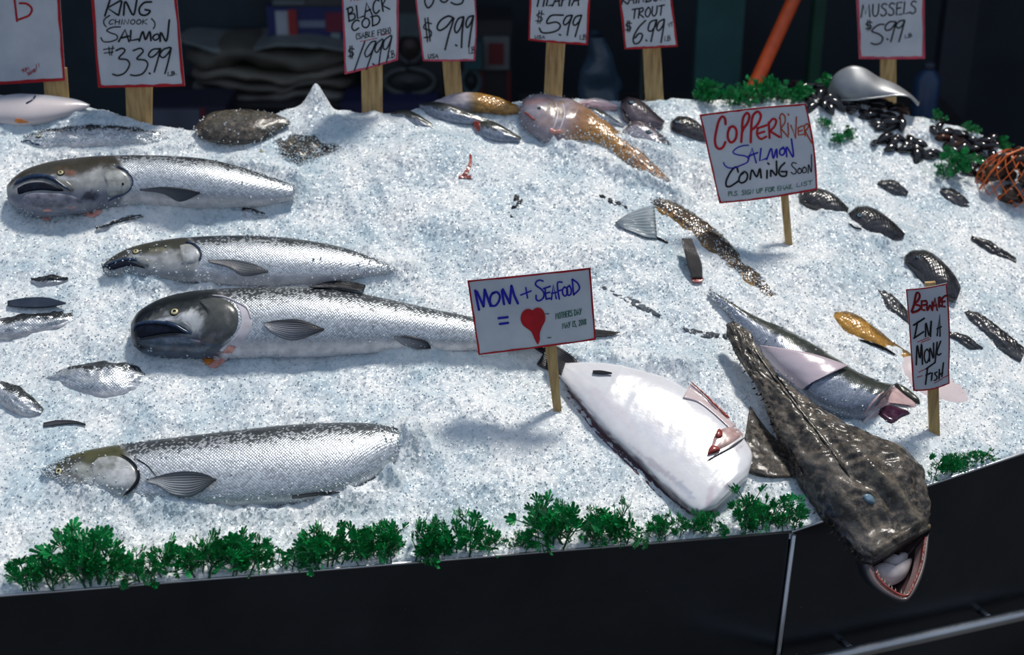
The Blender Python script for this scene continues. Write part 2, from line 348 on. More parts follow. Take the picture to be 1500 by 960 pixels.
def ice_z(X, Y):
    sY = sil_y(X); over = np.maximum(0, Y-sY)
    z = base_z(X, np.minimum(Y, sY)) - .35*over - 5*over**2
    fade = sstep(0, .06, Y-front_y(X))
    z = z + fade*(.006*vnoise(X, Y, .22, 1)+.0055*vnoise(X, Y, .075, 2)+.0030*vnoise(X, Y, .028, 3))
    for (b, p) in zip(BUMPS, bp):
        g = b[2]*np.exp(-(((X-p[0])/b[3])**2+((Y-p[1])/b[4])**2))
        z = z+g*fade
    rag = .75+.45*vnoise(X, Y, .022, 21)+.3*vnoise(X, Y, .009, 22)
    for P, hh, ww in LH:
        d = np.full(X.shape, 9.0)
        m_ = (X > P[:, 0].min()-.08) & (X < P[:, 0].max()+.08) & (Y > P[:, 1].min()-.08) & (Y < P[:, 1].max()+.08)
        if not m_.any(): continue
        xx = X[m_]; yy = Y[m_]; dm = np.full(xx.shape, 9.0)
        for a, b in zip(P[:-1], P[1:]):
            ab = b-a; t = np.clip(((xx-a[0])*ab[0]+(yy-a[1])*ab[1])/(ab@ab), 0, 1); dm = np.minimum(dm, np.hypot(xx-a[0]-t*ab[0], yy-a[1]-t*ab[1]))
        z = z.copy(); z[m_] += hh*np.exp(-(dm/ww)**2)*rag[m_]*fade[m_]
    z = z + .0015*vnoise(X, Y, .012, 4)+.0006*vnoise(X, Y, .0055, 5)
    return z
gz = ice_z(gx, gy)
gz[:, 0] = EDGE_Z-.012
IV = np.stack([gx, gy, gz], -1).reshape(-1, 3); IF = grid_faces(NX, NTT)[:, ::-1]
# loose crystals strewn over the heap
rs = np.random.RandomState(7); NG = 42000
px = rs.uniform(-.95, 1.1, NG); tt = rs.rand(NG)**1.1; py = front_y(px)+.004+tt*(sil_y(px)+.03-front_y(px)); pz = ice_z(px, py)
sz = .0006+.0014*rs.rand(NG)**2.5
Q = rs.randn(NG, 3, 3); a = Q[:, 0]/np.linalg.norm(Q[:, 0], axis=1)[:, None]; b = np.cross(a, Q[:, 1]); b /= np.linalg.norm(b, axis=1)[:, None]; c = np.cross(a, b)
ctr = np.stack([px, py, pz+sz*.4], -1)
ov = np.stack([ctr+a*sz[:, None]*1.3, ctr-a*sz[:, None]*1.1, ctr+b*sz[:, None], ctr-b*sz[:, None], ctr+c*sz[:, None]*.8, ctr-c*sz[:, None]*.8], 1).reshape(-1, 3)
of = np.array([(0, 2, 4), (2, 1, 4), (1, 3, 4), (3, 0, 4), (2, 0, 5), (1, 2, 5), (3, 1, 5), (0, 3, 5)])
OF = (np.arange(NG)[:, None, None]*6+of[None]).reshape(-1, 3)
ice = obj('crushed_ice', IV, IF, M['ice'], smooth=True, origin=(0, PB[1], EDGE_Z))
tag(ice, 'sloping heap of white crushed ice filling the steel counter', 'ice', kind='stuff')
crys = obj('ice_crystal', ov, OF, M['ice'], parent=ice); tag(crys, kind='stuff')
print('ice built')
_st = 2
sub = np.stack([gx, gy, gz], -1)[::_st, ::_st]; sF = grid_faces(sub.shape[0], sub.shape[1])
ICE_T = BVHTree.FromPolygons([tuple(p) for p in sub.reshape(-1, 3)], [tuple(int(i) for i in f) for f in sF])
def ice_at(x, y): return float(ice_z(np.array([x]), np.array([y]))[0])
def hit(u, v, trees=(), fallback=True):
    d = Vector(ray(u, v)).normalized(); o = Vector(CAM); best = None
    for T in list(trees)+[ICE_T]:
        r = T.ray_cast(o, d)
        if r[0] is not None and (best is None or r[3] < best[3]): best = r
    if best is None:
        p = base_hit([(u, v)])[0]; return p, base_n(p)
    n = np.array(best[1]); n = n if n @ np.array(d) < 0 else -n
    return np.array(best[0]), n

# ------------------------------------------------------------------ steel counter
ctr_ = empty('display_counter', ((PA[0]+PC[0])/2, PB[1]+.05, 0), 'dark stainless steel fish counter holding the crushed ice', 'counter')
PA2 = PA + np.array([*(-tA*.45), 0]); PC2 = PC + np.array([*(tB*.5), 0])
def panel(p, q, n2, z0, z1, th=.012):
    b = MB(); n3 = np.array([*n2, 0]); c = (p+q)/2; c[2] = (z0+z1)/2; L = np.linalg.norm((q-p)[:2])/2
    b.box(c+n3*th/2, (L, th/2, (z1-z0)/2), [unit([*(q-p)[:2], 0]), n3, np.array([0, 0, 1.0])]); return b
panel(PA2, PB-np.array([*tA, 0])*.004, nA, .0, EDGE_Z).build('front_panel', M['steel'], ctr_)
panel(PB+np.array([*tB, 0])*.004, PC2, nB, .0, EDGE_Z).build('side_panel', M['steel'], ctr_)
for nm, p, q, n2 in (('front_rim', PA2, PB, nA), ('side_rim', PB, PC2, nB)):
    b = MB(); n3 = np.array([*n2, 0]); b.tube([p+n3*.002+np.array([0, 0, -.0005]), (p+q)/2+n3*.002+np.array([0, 0, -.0005]), q+n3*.002+np.array([0, 0, -.0005])], .0024, 10)
    b.build(nm, M['steelb'], ctr_, True)
b = MB(); b.tube([PB+np.array([.002, -.005, -.002]), PB+np.array([-.006, -.007, -.28]), PB+np.array([-.014, -.009, -.55])], .0040, 10); b.build('corner_trim', M['steelb'], ctr_, True)
r0 = on_plane([(1225, 962)], PB-np.array([*nB, 0])*.03, np.array([*nB, 0]))[0]; r1 = on_plane([(1480, 905)], PB-np.array([*nB, 0])*.03, np.array([*nB, 0]))[0]
dd = r1-r0; dd[2] = 0; r1 = r0+dd+np.array([0, 0, (r1-r0)[2]])
b = MB(); b.tube([r0-(r1-r0)*.6, r0, (r0+r1)/2, r1, r1+(r1-r0)*.6], .011, 14); b.build('bumper_rail', M['steelb'], ctr_, True)
b = MB()
for t in (.1, .9):
    p = r0+(r1-r0)*t; b.tube([p, p+np.array([*nB, 0])*.035], .006, 8)
b.build('rail_bracket', M['steelb'], ctr_, True)
# counter body and tray floor under the ice
b = MB(); b.add([PA2+[0, .012, -.2], PB+[0, .012, -.2], PC2+[0, .012, -.2], (PC2[0], 3.35, .35), (PA2[0], 3.2, .35), PA2*[1, 1, 0]+[0, .012, .01], PB*[1, 1, 0]+[0, .012, .01], PC2*[1, 1, 0]+[0, .012, .01], (PC2[0], 3.35, .01), (PA2[0], 3.2, .01)],
    [(0, 1, 2, 3, 4), (9, 8, 7, 6, 5), (0, 5, 6, 1), (1, 6, 7, 2), (2, 7, 8, 3), (3, 8, 9, 4), (4, 9, 5, 0)])
b.build('counter_body', M['steel'], ctr_)

# ------------------------------------------------------------------ fish engine
class Fish:
    def __init__(s, name, label, cat, st, h=.01, bf=.55, colf=None, m=None, N=110, Mr=44, bmax=.06, group=None, plane=None, flat=1.0, noise=0.0, bfun=None, patches=(), expose=None, disp=()):
        s.patches = patches
        st = np.asarray(st, float); mids = (st[:, :2]+st[:, 2:4])/2
        if plane is None:
            hh = base_hit(mids); n = unit(np.mean([base_n(p) for p in hh], 0)); p0 = hh.mean(0)+n*h
        else: p0, n = plane; p0 = p0+n*h
        if expose is not None:    # let only the crown of the back show above the ice
            Tq = on_plane(catmull(st[:, :4], 40)[:, :2], p0, n); Bq = on_plane(catmull(st[:, :4], 40)[:, 2:4], p0, n)
            p0 = p0+n*(expose-h-min(bf*np.linalg.norm(Tq-Bq, axis=1).max()/2, bmax))
        s.n = n; s.p0 = p0
        C = catmull(st[:, :4], N); T = on_plane(C[:, :2], p0, n); B = on_plane(C[:, 2:4], p0, n)
        c = (T+B)/2; a0 = (T-B)/2
        cp = project(c); dc = np.gradient(cp, axis=0); dc /= np.linalg.norm(dc, axis=1)[:, None]+1e-9
        w = np.stack([dc[:, 1]*R_[i]+dc[:, 0]*U_[i] for i in range(3)], -1)
        bb = np.minimum(bf*np.linalg.norm(a0, axis=1), bmax)
        if bfun is not None: bb = bb*bfun(np.linspace(0, 1, N))
        kk = (bb*(w@n))**2/((a0*w).sum(1)**2+1e-12); a = a0*np.sqrt(np.clip(1-kk, .3, 1))[:, None]
        th = np.linspace(0, 2*math.pi, Mr, endpoint=False); q = np.cos(th); sn = np.sin(th); sn = np.sign(sn)*np.abs(sn)**flat
        P = c[:, None]+a[:, None]*q[None, :, None]+n[None, None]*(bb[:, None]*sn[None])[:, :, None]
        arc = np.r_[0, np.cumsum(np.linalg.norm(np.diff(c, axis=0), axis=1))]
        s.L = arc[-1]
        SS = np.linspace(0, 1, N)[:, None]+0*q[None]
        ths = np.arctan2(bb*(w@n), (a*w).sum(1)); ths = np.where(ths > math.pi/2, ths-math.pi, ths)*.85; QQ = np.cos(th[None]-ths[:, None])
        if noise:
            nn_ = noise*(vnoise(arc[:, None]+0*QQ, th[None]*.06+0*SS, .02, 9)+.6*vnoise(arc[:, None]+0*QQ, th[None]*.06+0*SS, .008, 10))
            dirv = P-c[:, None]; dirv = dirv/(np.linalg.norm(dirv, axis=2, keepdims=True)+1e-9); P = P+dirv*nn_[:, :, None]
        if len(disp):   # ridges and hollows of the upper side: (u, v, ru, rv, angle, height)
            uv = project(P.reshape(-1, 3)); dz = np.zeros(len(uv)); up_ = np.clip(np.sin(th)*1.5, 0, 1)[None]*np.ones((N, 1))
            for (u, v, ru, rv, ang, hh_) in disp:
                aa = math.radians(ang); dx = uv[:, 0]-u; dy = uv[:, 1]-v
                dz += hh_*np.exp(-((dx*math.cos(aa)+dy*math.sin(aa))/ru)**2-((-dx*math.sin(aa)+dy*math.cos(aa))/rv)**2)
            P = P+n[None, None]*(dz.reshape(N, Mr)*up_)[:, :, None]
        rad = np.linalg.norm(a, axis=1)[:, None]
        suv = np.stack([arc[:, None]+0*QQ, np.minimum(th, 2*math.pi-th)[None]*np.maximum(rad, .01)*.8, 0*QQ], -1).reshape(-1, 3)
        col, bk, sc = colf(SS, QQ, arc[:, None]+0*QQ, th[None]*rad)
        col = np.broadcast_to(col, (N, Mr, 3)).reshape(-1, 3); bk = np.broadcast_to(bk, (N, Mr)).ravel(); sc = np.broadcast_to(sc, (N, Mr)).ravel()
        col = s.paint(P.reshape(-1, 3), col, SS.ravel())
        V = P.reshape(-1, 3); Fc = [tuple(f) for f in grid_faces(N, Mr, True)[:, ::-1]]
        n0 = len(V); V = np.vstack([V, c[:1], c[-1:]])
        Fc += [(n0, (j+1) % Mr, j) for j in range(Mr)] + [(n0+1, (N-1)*Mr+j, (N-1)*Mr+(j+1) % Mr) for j in range(Mr)]
        col = np.vstack([col, col[:1], col[-1:]]); bk = np.r_[bk, bk[0], bk[-1]]; sc = np.r_[sc, sc[0], sc[-1]]; suv = np.vstack([suv, suv[:1], suv[-1:]])
        g = c.mean(0)
        s.root = empty(name, g, label, cat, group)
        s.body = obj('body', V, Fc, m, s.root, True, dict(col=col, bk=bk, sc=sc, suv=suv))
        s.T = BVHTree.FromPolygons([tuple(p) for p in V], [tuple(int(i) for i in f) for f in Fc]); s.c = c
        s.trees = [s.T]
    # markings of the skin itself: soft ellipses (u, v, ru, rv, angle, colour, strength)
    def paint(s, V, col, ss=None):
        if not len(s.patches): return col
        uv = project(V); col = np.array(col, float); nz = vnoise(V[:, 0], V[:, 2]+V[:, 1], .008, 31)*.35+vnoise(V[:, 0], V[:, 2]+V[:, 1], .003, 32)*.25
        for (u, v, ru, rv, ang, c, st) in s.patches:
            a = math.radians(ang); dx = uv[:, 0]-u; dy = uv[:, 1]-v; x = (dx*math.cos(a)+dy*math.sin(a))/ru; y = (-dx*math.sin(a)+dy*math.cos(a))/rv
            k = (1-sstep(.45, 1.1, np.sqrt(x*x+y*y)+nz))[:, None]*st; col = col*(1-k)+np.array(c)*k
        return col
    def pt(s, u, v, off=0.0):
        p, n = hit(u, v, s.trees); return p+s.n*off
    # membrane between two pixel polylines (top, bottom); rays run root -> tip
    def band(s, name, top, bot, m, lift=.002, tiplift=.0, n=22, k=9, c0=(.04, .05, .06), c1=(.30, .32, .36), parent=None, rays=0.0, thick=.0012, puff=.0, label=None, paint=False, rag=0.0):
        A = catmull(top, n); B = catmull(bot, n); V = []; colr = []
        for i in range(n):
            for j in range(k):
                t = j/(k-1); uv = A[i]*(1-t)+B[i]*t; f = i/(n-1)
                V.append(s.pt(uv[0], uv[1], lift+tiplift*f+puff*math.sin(math.pi*t)*math.sin(math.pi*min(1, f*1.02))**.5+(rays if j % 2 else 0)))
                g = max(0, 1-f*1.0)*min(1, max(0, t*2.4-.2)); colr.append(np.array(c0)*(1-g)+np.array(c1)*g)
        V = np.array(V); g = grid_faces(n, k)
        if rag: V = V+s.n*(rag*(vnoise(V[:, 0], V[:, 1], .007, 41)+.7*vnoise(V[:, 0], V[:, 1], .003, 42))-rag*.15)[:, None]
        colr = list(s.paint(V, colr)) if paint else colr
        W2 = V-s.n*thick; nv = len(V)
        Fc = [tuple(f[::-1]) for f in g]+[tuple(f+nv) for f in g]
        rim = [i*k for i in range(n)]+[(n-1)*k+j for j in range(1, k)]+[i*k+k-1 for i in range(n-2, -1, -1)]+[j for j in range(k-2, 0, -1)]
        Fc += [(rim[i], rim[(i+1) % len(rim)], rim[(i+1) % len(rim)]+nv, rim[i]+nv) for i in range(len(rim))]
        o = obj(name, np.vstack([V, W2]), Fc, m, parent or s.root, True, dict(col=np.vstack([colr, colr]), bk=np.zeros(2*nv), sc=np.zeros(2*nv), suv=np.tile([(i/(n-1), j/(k-1), 0) for i in range(n) for j in range(k)], (2, 1))))
        if label: o['label'] = label
        return o
    # domed plate over a star-shaped pixel outline
    def plate(s, name, outline, m, off=.0015, puff=.0, c=(.3, .3, .3), rings=5, parent=None, label=None, c_in=None, centre=None, n=36, paint=False):
        O = np.asarray(outline, float); O = catmull(np.vstack([O, O[:1]]), n+1)[:-1]; ct = O.mean(0) if centre is None else np.array(centre, float)
        V = [s.pt(ct[0], ct[1], off+puff)]; colr = [c_in or c]
        for r in range(1, rings+1):
            f = r/rings
            for p in O:
                q = ct*(1-f)+p*f; V.append(s.pt(q[0], q[1], (off+puff*(1-f*f)) if f < 1 else -.002)); colr.append(np.array(c_in or c)*(1-f)+np.array(c)*f)
        Fc = [(0, 1+(j+1) % n, 1+j) for j in range(n)] + [(1+(r-1)*n+j, 1+(r-1)*n+(j+1) % n, 1+r*n+(j+1) % n, 1+r*n+j) for r in range(1, rings) for j in range(n)]
        if paint: colr = s.paint(np.array(V), np.array(colr))
        nv = len(V); o = obj(name, V, Fc, m, parent or s.root, True, dict(col=colr, bk=np.zeros(nv), sc=np.zeros(nv), suv=np.zeros((nv, 3))))
        if label: o['label'] = label
        return o
    def ridge(s, name, line, r, m, parent=None, off=.0, n=30):
        L = catmull(line, n); P = np.array([s.pt(u, v, off) for u, v in L]); P[1:-1] = (P[:-2]+P[1:-1]*2+P[2:])/4
        rr = np.interp(np.linspace(0, 1, n), np.linspace(0, 1, len(np.atleast_1d(r))), np.atleast_1d(r)) if np.ndim(r) else np.full(n, r)
        rr = rr*np.clip(np.minimum(np.arange(n)+.6, n-np.arange(n)-.4)/2.5, .2, 1)
        return MB().tube(P, rr, 8).build(name, m, parent or s.root, True)
    def eye(s, u, v, r, iris='eyew', lift=0.0):
        p, n = hit(u, v, s.trees); n = unit(n+s.n*1.5); a = unit(np.cross(n, [0.3, 1, .1])); b = np.cross(n, a)
        def disc(rr, h, off, nm, m, par, k=20):
            V = [p+n*(off+h)]; nr = 4
            for i in range(1, nr+1):
                f = i/nr
                for j in range(k):
                    t = 2*math.pi*j/k; V.append(p+n*(off+h*math.sqrt(max(0, 1-f*f)))+(a*math.cos(t)+b*math.sin(t))*rr*f)
            Fc = [(0, 1+j, 1+(j+1) % k) for j in range(k)]+[(1+(i-1)*k+j, 1+i*k+j, 1+i*k+(j+1) % k, 1+(i-1)*k+(j+1) % k) for i in range(1, nr) for j in range(k)]
            return obj(nm, V, Fc, m, par, True)
        e = disc(r, r*.35, -.0005+lift, 'eye', M['eyeb'], s.root); disc(r*.72, r*.25, r*.16+lift, 'iris', M[iris], e); disc(r*.32, r*.15, r*.38+lift, 'pupil', M['eyeb'], e)
def lerp3(a, b, t): return np.asarray(a)*(1-t[..., None])+np.asarray(b)*t[..., None]
def salmon_col(hs, top=(.035, .042, .045), cheek=(.38, .40, .42), low=(.20, .23, .27), belly=(.72, .70, .72), back=.30, headdark=1.0, bell=-.55, bkw=.55):
    def f(s, q, arc, v):
        nz = vnoise(arc, v, .012, 5)*.5+vnoise(arc, v, .03, 6)*.6
        head = lerp3(cheek, np.array(top), sstep(.12, .62, q+nz*.35)); head = lerp3(head, low, sstep(-.2, -.6, q+nz*.2)*0+sstep(.15, .6, -q+nz*.2))
        ish = 1-sstep(hs-.012, hs+.012, s+.035*(q**2)-.0)
        bodyc = np.zeros(s.shape+(3,))+np.array(belly)
        col = lerp3(bodyc, head, ish)
        sc = (1-ish)*sstep(bell-.25, bell+.15, q)
        bk = sstep(back-bkw/2, back+bkw, q+nz*.12)*1.05
        return col, bk, sc
    return f
def const_col(top, bot, mid=.2, sc0=1.0, wid=.35, bkq=.3):
    def f(s, q, arc, v):
        nz = vnoise(arc, v, .015, 5)*.5+vnoise(arc, v, .04, 6)*.5
        return lerp3(bot, top, sstep(mid-wid, mid+wid, q+nz*.4)), sstep(bkq-.4, bkq+.5, q+nz*.3), np.full(s.shape, sc0)
    return f

def frost(fish, n, seed, size=(.0010, .0026), side=None, region=None):
    '''crystals of ice stuck to a fish: denser towards its lower edge where it meets the heap'''
    rs_ = np.random.RandomState(seed); V0 = np.array([v.co for v in fish.body.data.vertices])+WL[fish.body.name]
    k = V0-fish.p0; hgt = k@fish.n; ok = []
    idx = rs_.randint(0, len(V0), n*14)
    zi = ice_z(V0[idx, 0], V0[idx, 1]); dz = V0[idx, 2]-zi
    pr = np.exp(-np.maximum(dz, 0)/.010)*(dz > -.002)*(1+.9*vnoise(V0[idx, 0], V0[idx, 1], .03, seed))
    keep = idx[(rs_.rand(len(idx)) < pr*.6)][:n]
    P = V0[keep]+rs_.uniform(-.002, .002, (len(keep), 3)); P[:, 2] += .0008; m = len(P)
    if m < 3: return
    sz_ = size[0]+(size[1]-size[0])*rs_.rand(m)**2
    Q = rs_.randn(m, 3, 3); a = Q[:, 0]/np.linalg.norm(Q[:, 0], axis=1)[:, None]; b = np.cross(a, Q[:, 1]); b /= np.linalg.norm(b, axis=1)[:, None]; c = np.cross(a, b)
    z_ = sz_[:, None]; ov_ = np.stack([P+a*z_*1.3, P-a*z_*1.1, P+b*z_, P-b*z_, P+c*z_*.8, P-c*z_*.8], 1).reshape(-1, 3)
    o = obj('ice_crystal', ov_, (np.arange(m)[:, None, None]*6+of[None]).reshape(-1, 3), M['ice'], parent=ice); o['kind'] = 'stuff'
# ------------------------------------------------------------------ the four large salmon on the left
FC = dict(c0=(.018, .024, .035), c1=(.55, .56, .62))
f1 = Fish('salmon', 'big silver salmon with pale gill gap, its tail behind the heart sign', 'fish',
    [(193, 474, 193, 500), (203, 459, 201, 513), (222, 446, 222, 521), (245, 436, 245, 524), (275, 429, 275, 526), (310, 425, 310, 527), (345, 423, 345, 527), (400, 421, 400, 526), (460, 421, 460, 525), (520, 429, 520, 521), (580, 441, 580, 517), (640, 454, 640, 516), (700, 466, 700, 514), (760, 476, 760, 511), (800, 482, 802, 508)],
    h=.022, bf=.62, m=M['salmon'], colf=salmon_col(.245, back=.36, bkw=1.0, belly=(.86, .83, .85), cheek=(.17, .18, .18), low=(.10, .12, .16)), N=300, Mr=84,  # pale belly, its colour raised to imitate light bounced off the ice
    disp=[(320, 466, 22, 28, 0, .003), (272, 464, 20, 8, 10, .003), (256, 458, 12, 9, 0, -.003), (290, 496, 40, 4, -10, -.003), (225, 508, 30, 8, 4, .003)],
    patches=[(196, 490, 9, 12, 0, (.008, .012, .02), .95), (262, 438, 75, 12, -14, (.012, .016, .018), 1.0), (212, 460, 34, 11, -32, (.010, .014, .020), 1.0), (272, 466, 30, 9, 12, (.85, .87, .90), 1.0), (286, 470, 15, 20, 0, (.62, .64, .66), .85), (246, 469, 20, 5, -5, (.62, .65, .70), .9), (335, 500, 20, 6, -40, (.35, .34, .36), .6), (256, 457, 14, 12, 0, (.05, .06, .06), .6), (325, 462, 28, 34, 0, (.085, .09, .085), .75), (318, 490, 24, 6, -35, (.32, .32, .33), .6), (333, 465, 3, 18, -10, (.30, .30, .30), .6),
        (235, 508, 40, 14, 4, (.11, .15, .21), .8), (255, 500, 26, 5, 4, (.26, .31, .38), .8), (222, 510, 26, 2, 8, (.03, .04, .06), .8), (250, 514, 30, 2, 3, (.03, .04, .06), .8), (276, 508, 30, 2.5, -6, (.05, .05, .07), .7), (203, 508, 12, 8, 20, (.015, .02, .03), .9), (300, 500, 16, 8, -20, (.24, .17, .18), .6), (280, 490, 22, 5, -8, (.36, .38, .42), .6)])
jaw = f1.plate('lower_jaw', [(195, 505), (203, 498), (230, 494), (262, 491), (292, 497), (318, 505), (300, 519), (262, 525), (225, 521), (206, 514)], M['jaw'], .001, .002, (.10, .14, .20), paint=True)
f1.plate('mouth', [(193.5, 481), (203, 474), (232, 472), (258, 475), (276, 485), (281, 490), (258, 489), (232, 492), (214, 496), (203, 499), (195, 496)], M['mouth'], .0022, 0, centre=(232, 483))
f1.plate('maxilla', [(238, 470), (262, 470), (278, 477), (284, 486), (282, 490), (272, 484), (255, 476)], M['jaw'], .0025, .001, (.30, .33, .35), centre=(266, 477))
f1.ridge('upper_lip', [(196, 487), (199, 478), (212, 474), (238, 474), (256, 478), (270, 486), (281, 491)], [.002, .003, .003, .0028, .0022], M['lip'], off=.002)
f1.ridge('lower_lip', [(203, 499), (222, 495), (240, 492), (262, 490)], .0014, M['jaw'], off=.002)
f1.plate('gill_cover', [(288, 437), (315, 433), (338, 440), (350, 455), (351, 475), (344, 492), (330, 503), (306, 508), (292, 496), (296, 478), (303, 458)], M['gill'], .0028, .0012, (.12, .125, .12), centre=(323, 472), paint=True)
f1.band('gill_gap', [(333, 437), (346, 446), (353, 462), (352, 478), (343, 495), (322, 513), (303, 536)], [(338, 437), (357, 448), (368, 464), (368, 482), (358, 500), (340, 520), (316, 543)], M['whitef'], .0005, c0=(.6, .6, .7), c1=(.6, .6, .7))
f1.band('throat_flap', [(336, 508), (326, 518), (314, 530), (304, 538)], [(346, 510), (336, 524), (324, 535), (316, 541)], M['pinkf'], .003)
f1.band('gill_raker', [(318, 519), (310, 521), (303, 525), (297, 528)], [(320, 524), (314, 530), (308, 534), (301, 535)], M['orangef'], .003)
f1.ridge('gill_edge', [(310, 433), (330, 436), (346, 443), (362, 452), (368, 468)], .0014, M['whitef'], off=.001)
f1.eye(256, 457.5, .0088)
f1.band('pectoral_fin', [(386, 475), (410, 471.5), (440, 472.5), (475, 487)], [(386, 477), (398, 490), (430, 502), (475, 489)], M['fin'], .003, .006, rays=.0006, **FC)
f1.band('pelvic_fin', [(577, 494), (603, 495), (624, 503), (631, 511)], [(578, 497), (590, 507), (612, 514), (631, 514)], M['fin'], .003, .003, rays=.0006, **FC)
f1.band('dorsal_fin', [(452, 422), (488, 415), (515, 417), (536, 422)], [(455, 424), (488, 424), (512, 428), (533, 431)], M['fin'], .004, .004, rays=.0006, c0=(.015, .016, .02), c1=(.05, .05, .06))
f1.band('tail_fin', [(796, 482), (840, 482), (875, 485), (908, 489)], [(800, 500), (830, 497), (868, 496), (896, 494)], M['fin'], .004, .0, rays=.0007, c0=(.012, .012, .016), c1=(.04, .04, .05))
f1.band('tail_lobe', [(788, 500), (812, 508), (838, 524), (855, 545)], [(782, 512), (800, 524), (822, 542), (846, 551)], M['fin'], .004, .0, rays=.0007, c0=(.015, .016, .022), c1=(.03, .03, .04))

f2 = Fish('salmon', 'salmon at the left edge, gaping black mouth, dark dot on its gill plate', 'fish',
    [(12, 272, 12, 296), (22, 262, 22, 305), (40, 251, 40, 313), (65, 243, 65, 316), (95, 237, 95, 313), (130, 233, 130, 309), (165, 231, 168, 303), (200, 230, 205, 300), (250, 231, 255, 303), (300, 235, 305, 305), (345, 244, 345, 304), (390, 258, 390, 300), (430, 272, 430, 292)],
    h=.022, bf=.6, m=M['salmon'], colf=salmon_col(.42, cheek=(.36, .37, .37), low=(.24, .26, .32), top=(.06, .055, .045), back=.58, bkw=.55), N=260, Mr=80,
    patches=[(110, 243, 90, 7, -4, (.05, .045, .03), .9), (60, 252, 30, 8, -18, (.06, .06, .05), .85), (90, 253, 16, 10, 0, (.10, .07, .04), .7), (104, 253, 10, 5, 10, (.24, .11, .07), .8), (96, 261, 20, 4, 8, (.60, .63, .68), .8), (135, 262, 22, 14, 0, (.45, .46, .46), .7), (130, 287, 14, 9, 0, (.04, .04, .06), .9), (60, 292, 40, 8, 2, (.36, .33, .38), .8), (178, 265, 18, 16, 0, (.60, .62, .58), .8), (170, 248, 24, 3, 4, (.10, .10, .09), .8), (70, 302, 60, 2, 0, (.16, .16, .20), .8), (205, 268, 12, 14, 0, (.62, .62, .60), .7)])
f2.plate('lower_jaw', [(20, 290), (34, 282), (60, 281), (95, 283), (120, 290), (130, 302), (105, 308), (70, 310), (35, 307)], M['jaw'], .001, .0015, (.30, .30, .37), centre=(75, 296), paint=True)
f2.plate('mouth', [(22, 276), (34, 270), (60, 267), (82, 272), (97, 280), (86, 281), (62, 279), (38, 282), (24, 286)], M['mouth'], .003, 0, centre=(58, 275))
f2.plate('maxilla', [(78, 262), (96, 264), (107, 272), (111, 278), (106, 282), (95, 280), (82, 272)], M['gill'], .0025, .001, (.26, .26, .23), centre=(95, 273))
f2.ridge('upper_lip', [(20, 272), (32, 265), (52, 259), (75, 262), (90, 272), (104, 281)], [.003, .004, .004, .002], M['lip'], off=.002)
f2.plate('gill_cover', [(152, 246), (172, 245), (185, 252), (193, 264), (193, 275), (185, 285), (170, 288), (157, 287), (155, 270), (149, 256)], M['gill'], .0022, .0008, (.46, .47, .45), centre=(172, 268), paint=True)
f2.ridge('gill_edge', [(168, 243), (185, 251), (194, 263), (193, 275), (184, 285), (168, 291), (158, 297)], .0014, M['lip'], off=.002)
f2.plate('dark_spot', [(178, 270.5), (180.5, 269.5), (183, 272), (181, 274), (178, 273.5)], M['eyeb'], .006, n=12, rings=2, centre=(180.4, 272))
f2.eye(89, 253.5, .0072)
f2.band('gill_raker', [(100, 306), (118, 307), (135, 308), (150, 310)], [(112, 311), (122, 315), (134, 320), (146, 316)], M['pinkf'], .004)
f2.band('throat_flap', [(64, 309), (70, 308), (76, 309)], [(62, 320), (68, 325), (76, 321)], M['pinkf'], .003)
f2.band('pectoral_fin', [(205, 279.5), (240, 277), (275, 281), (294, 287)], [(205, 281), (240, 287), (264, 299), (293, 288.5)], M['fin'], .004, .004, rays=.0006, c0=(.05, .06, .08), c1=(.20, .22, .25))

f3 = Fish('salmon', 'slimmer salmon between the gaping one and the one with pale gill gap', 'fish',
    [(149, 390, 152, 402), (162, 379, 164, 404), (185, 366, 187, 406), (215, 357, 217, 409), (250, 351, 252, 412), (285, 348, 288, 414), (330, 346, 330, 418), (390, 347, 390, 420), (450, 353, 450, 418), (510, 365, 505, 412), (560, 384, 552, 402), (580, 392, 576, 398)],
    h=.012, bf=.5, m=M['salmon'], colf=salmon_col(.335, cheek=(.36, .37, .37), low=(.42, .44, .46), top=(.06, .06, .045), back=.55, bkw=.5), N=240, Mr=76,
    patches=[(230, 358, 70, 6, -6, (.06, .06, .045), .9), (180, 375, 24, 5, -28, (.06, .06, .06), .9), (212, 378, 22, 4, 6, (.55, .57, .60), .8), (250, 378, 16, 12, 0, (.52, .54, .54), .7), (282, 372, 14, 12, 0, (.66, .68, .70), .8), (232, 366, 16, 4, -8, (.28, .26, .18), .7)])
f3.plate('mouth', [(153, 392), (170, 387), (192, 384), (210, 390), (216, 394), (196, 390), (178, 392), (160, 397)], M['mouth'], .003, 0, centre=(184, 388.5))
f3.plate('maxilla', [(196, 378), (212, 378), (220, 384), (219, 391), (210, 391), (200, 385)], M['gill'], .003, .002, (.34, .36, .36), centre=(209, 384))
f3.ridge('upper_lip', [(150, 393), (164, 386), (184, 381), (200, 382), (212, 390)], [.002, .003, .002], M['lip'], off=.001)
f3.plate('gill_cover', [(262, 358), (278, 356), (291, 365), (295, 375), (291, 384), (278, 388), (266, 388), (264, 374)], M['gill'], .002, .0008, (.46, .47, .46), centre=(277, 372), paint=True)
f3.ridge('gill_edge', [(272, 355), (286, 360), (295, 371), (292, 383)], .0018, M['lip'], off=.002)
f3.eye(199.5, 369, .0068)
f3.band('pectoral_fin', [(305, 383), (340, 383), (370, 389), (393, 401)], [(305, 385), (335, 394), (356, 407), (393, 403)], M['fin'], .003, .004, rays=.0006, c0=(.10, .12, .14), c1=(.55, .52, .53))

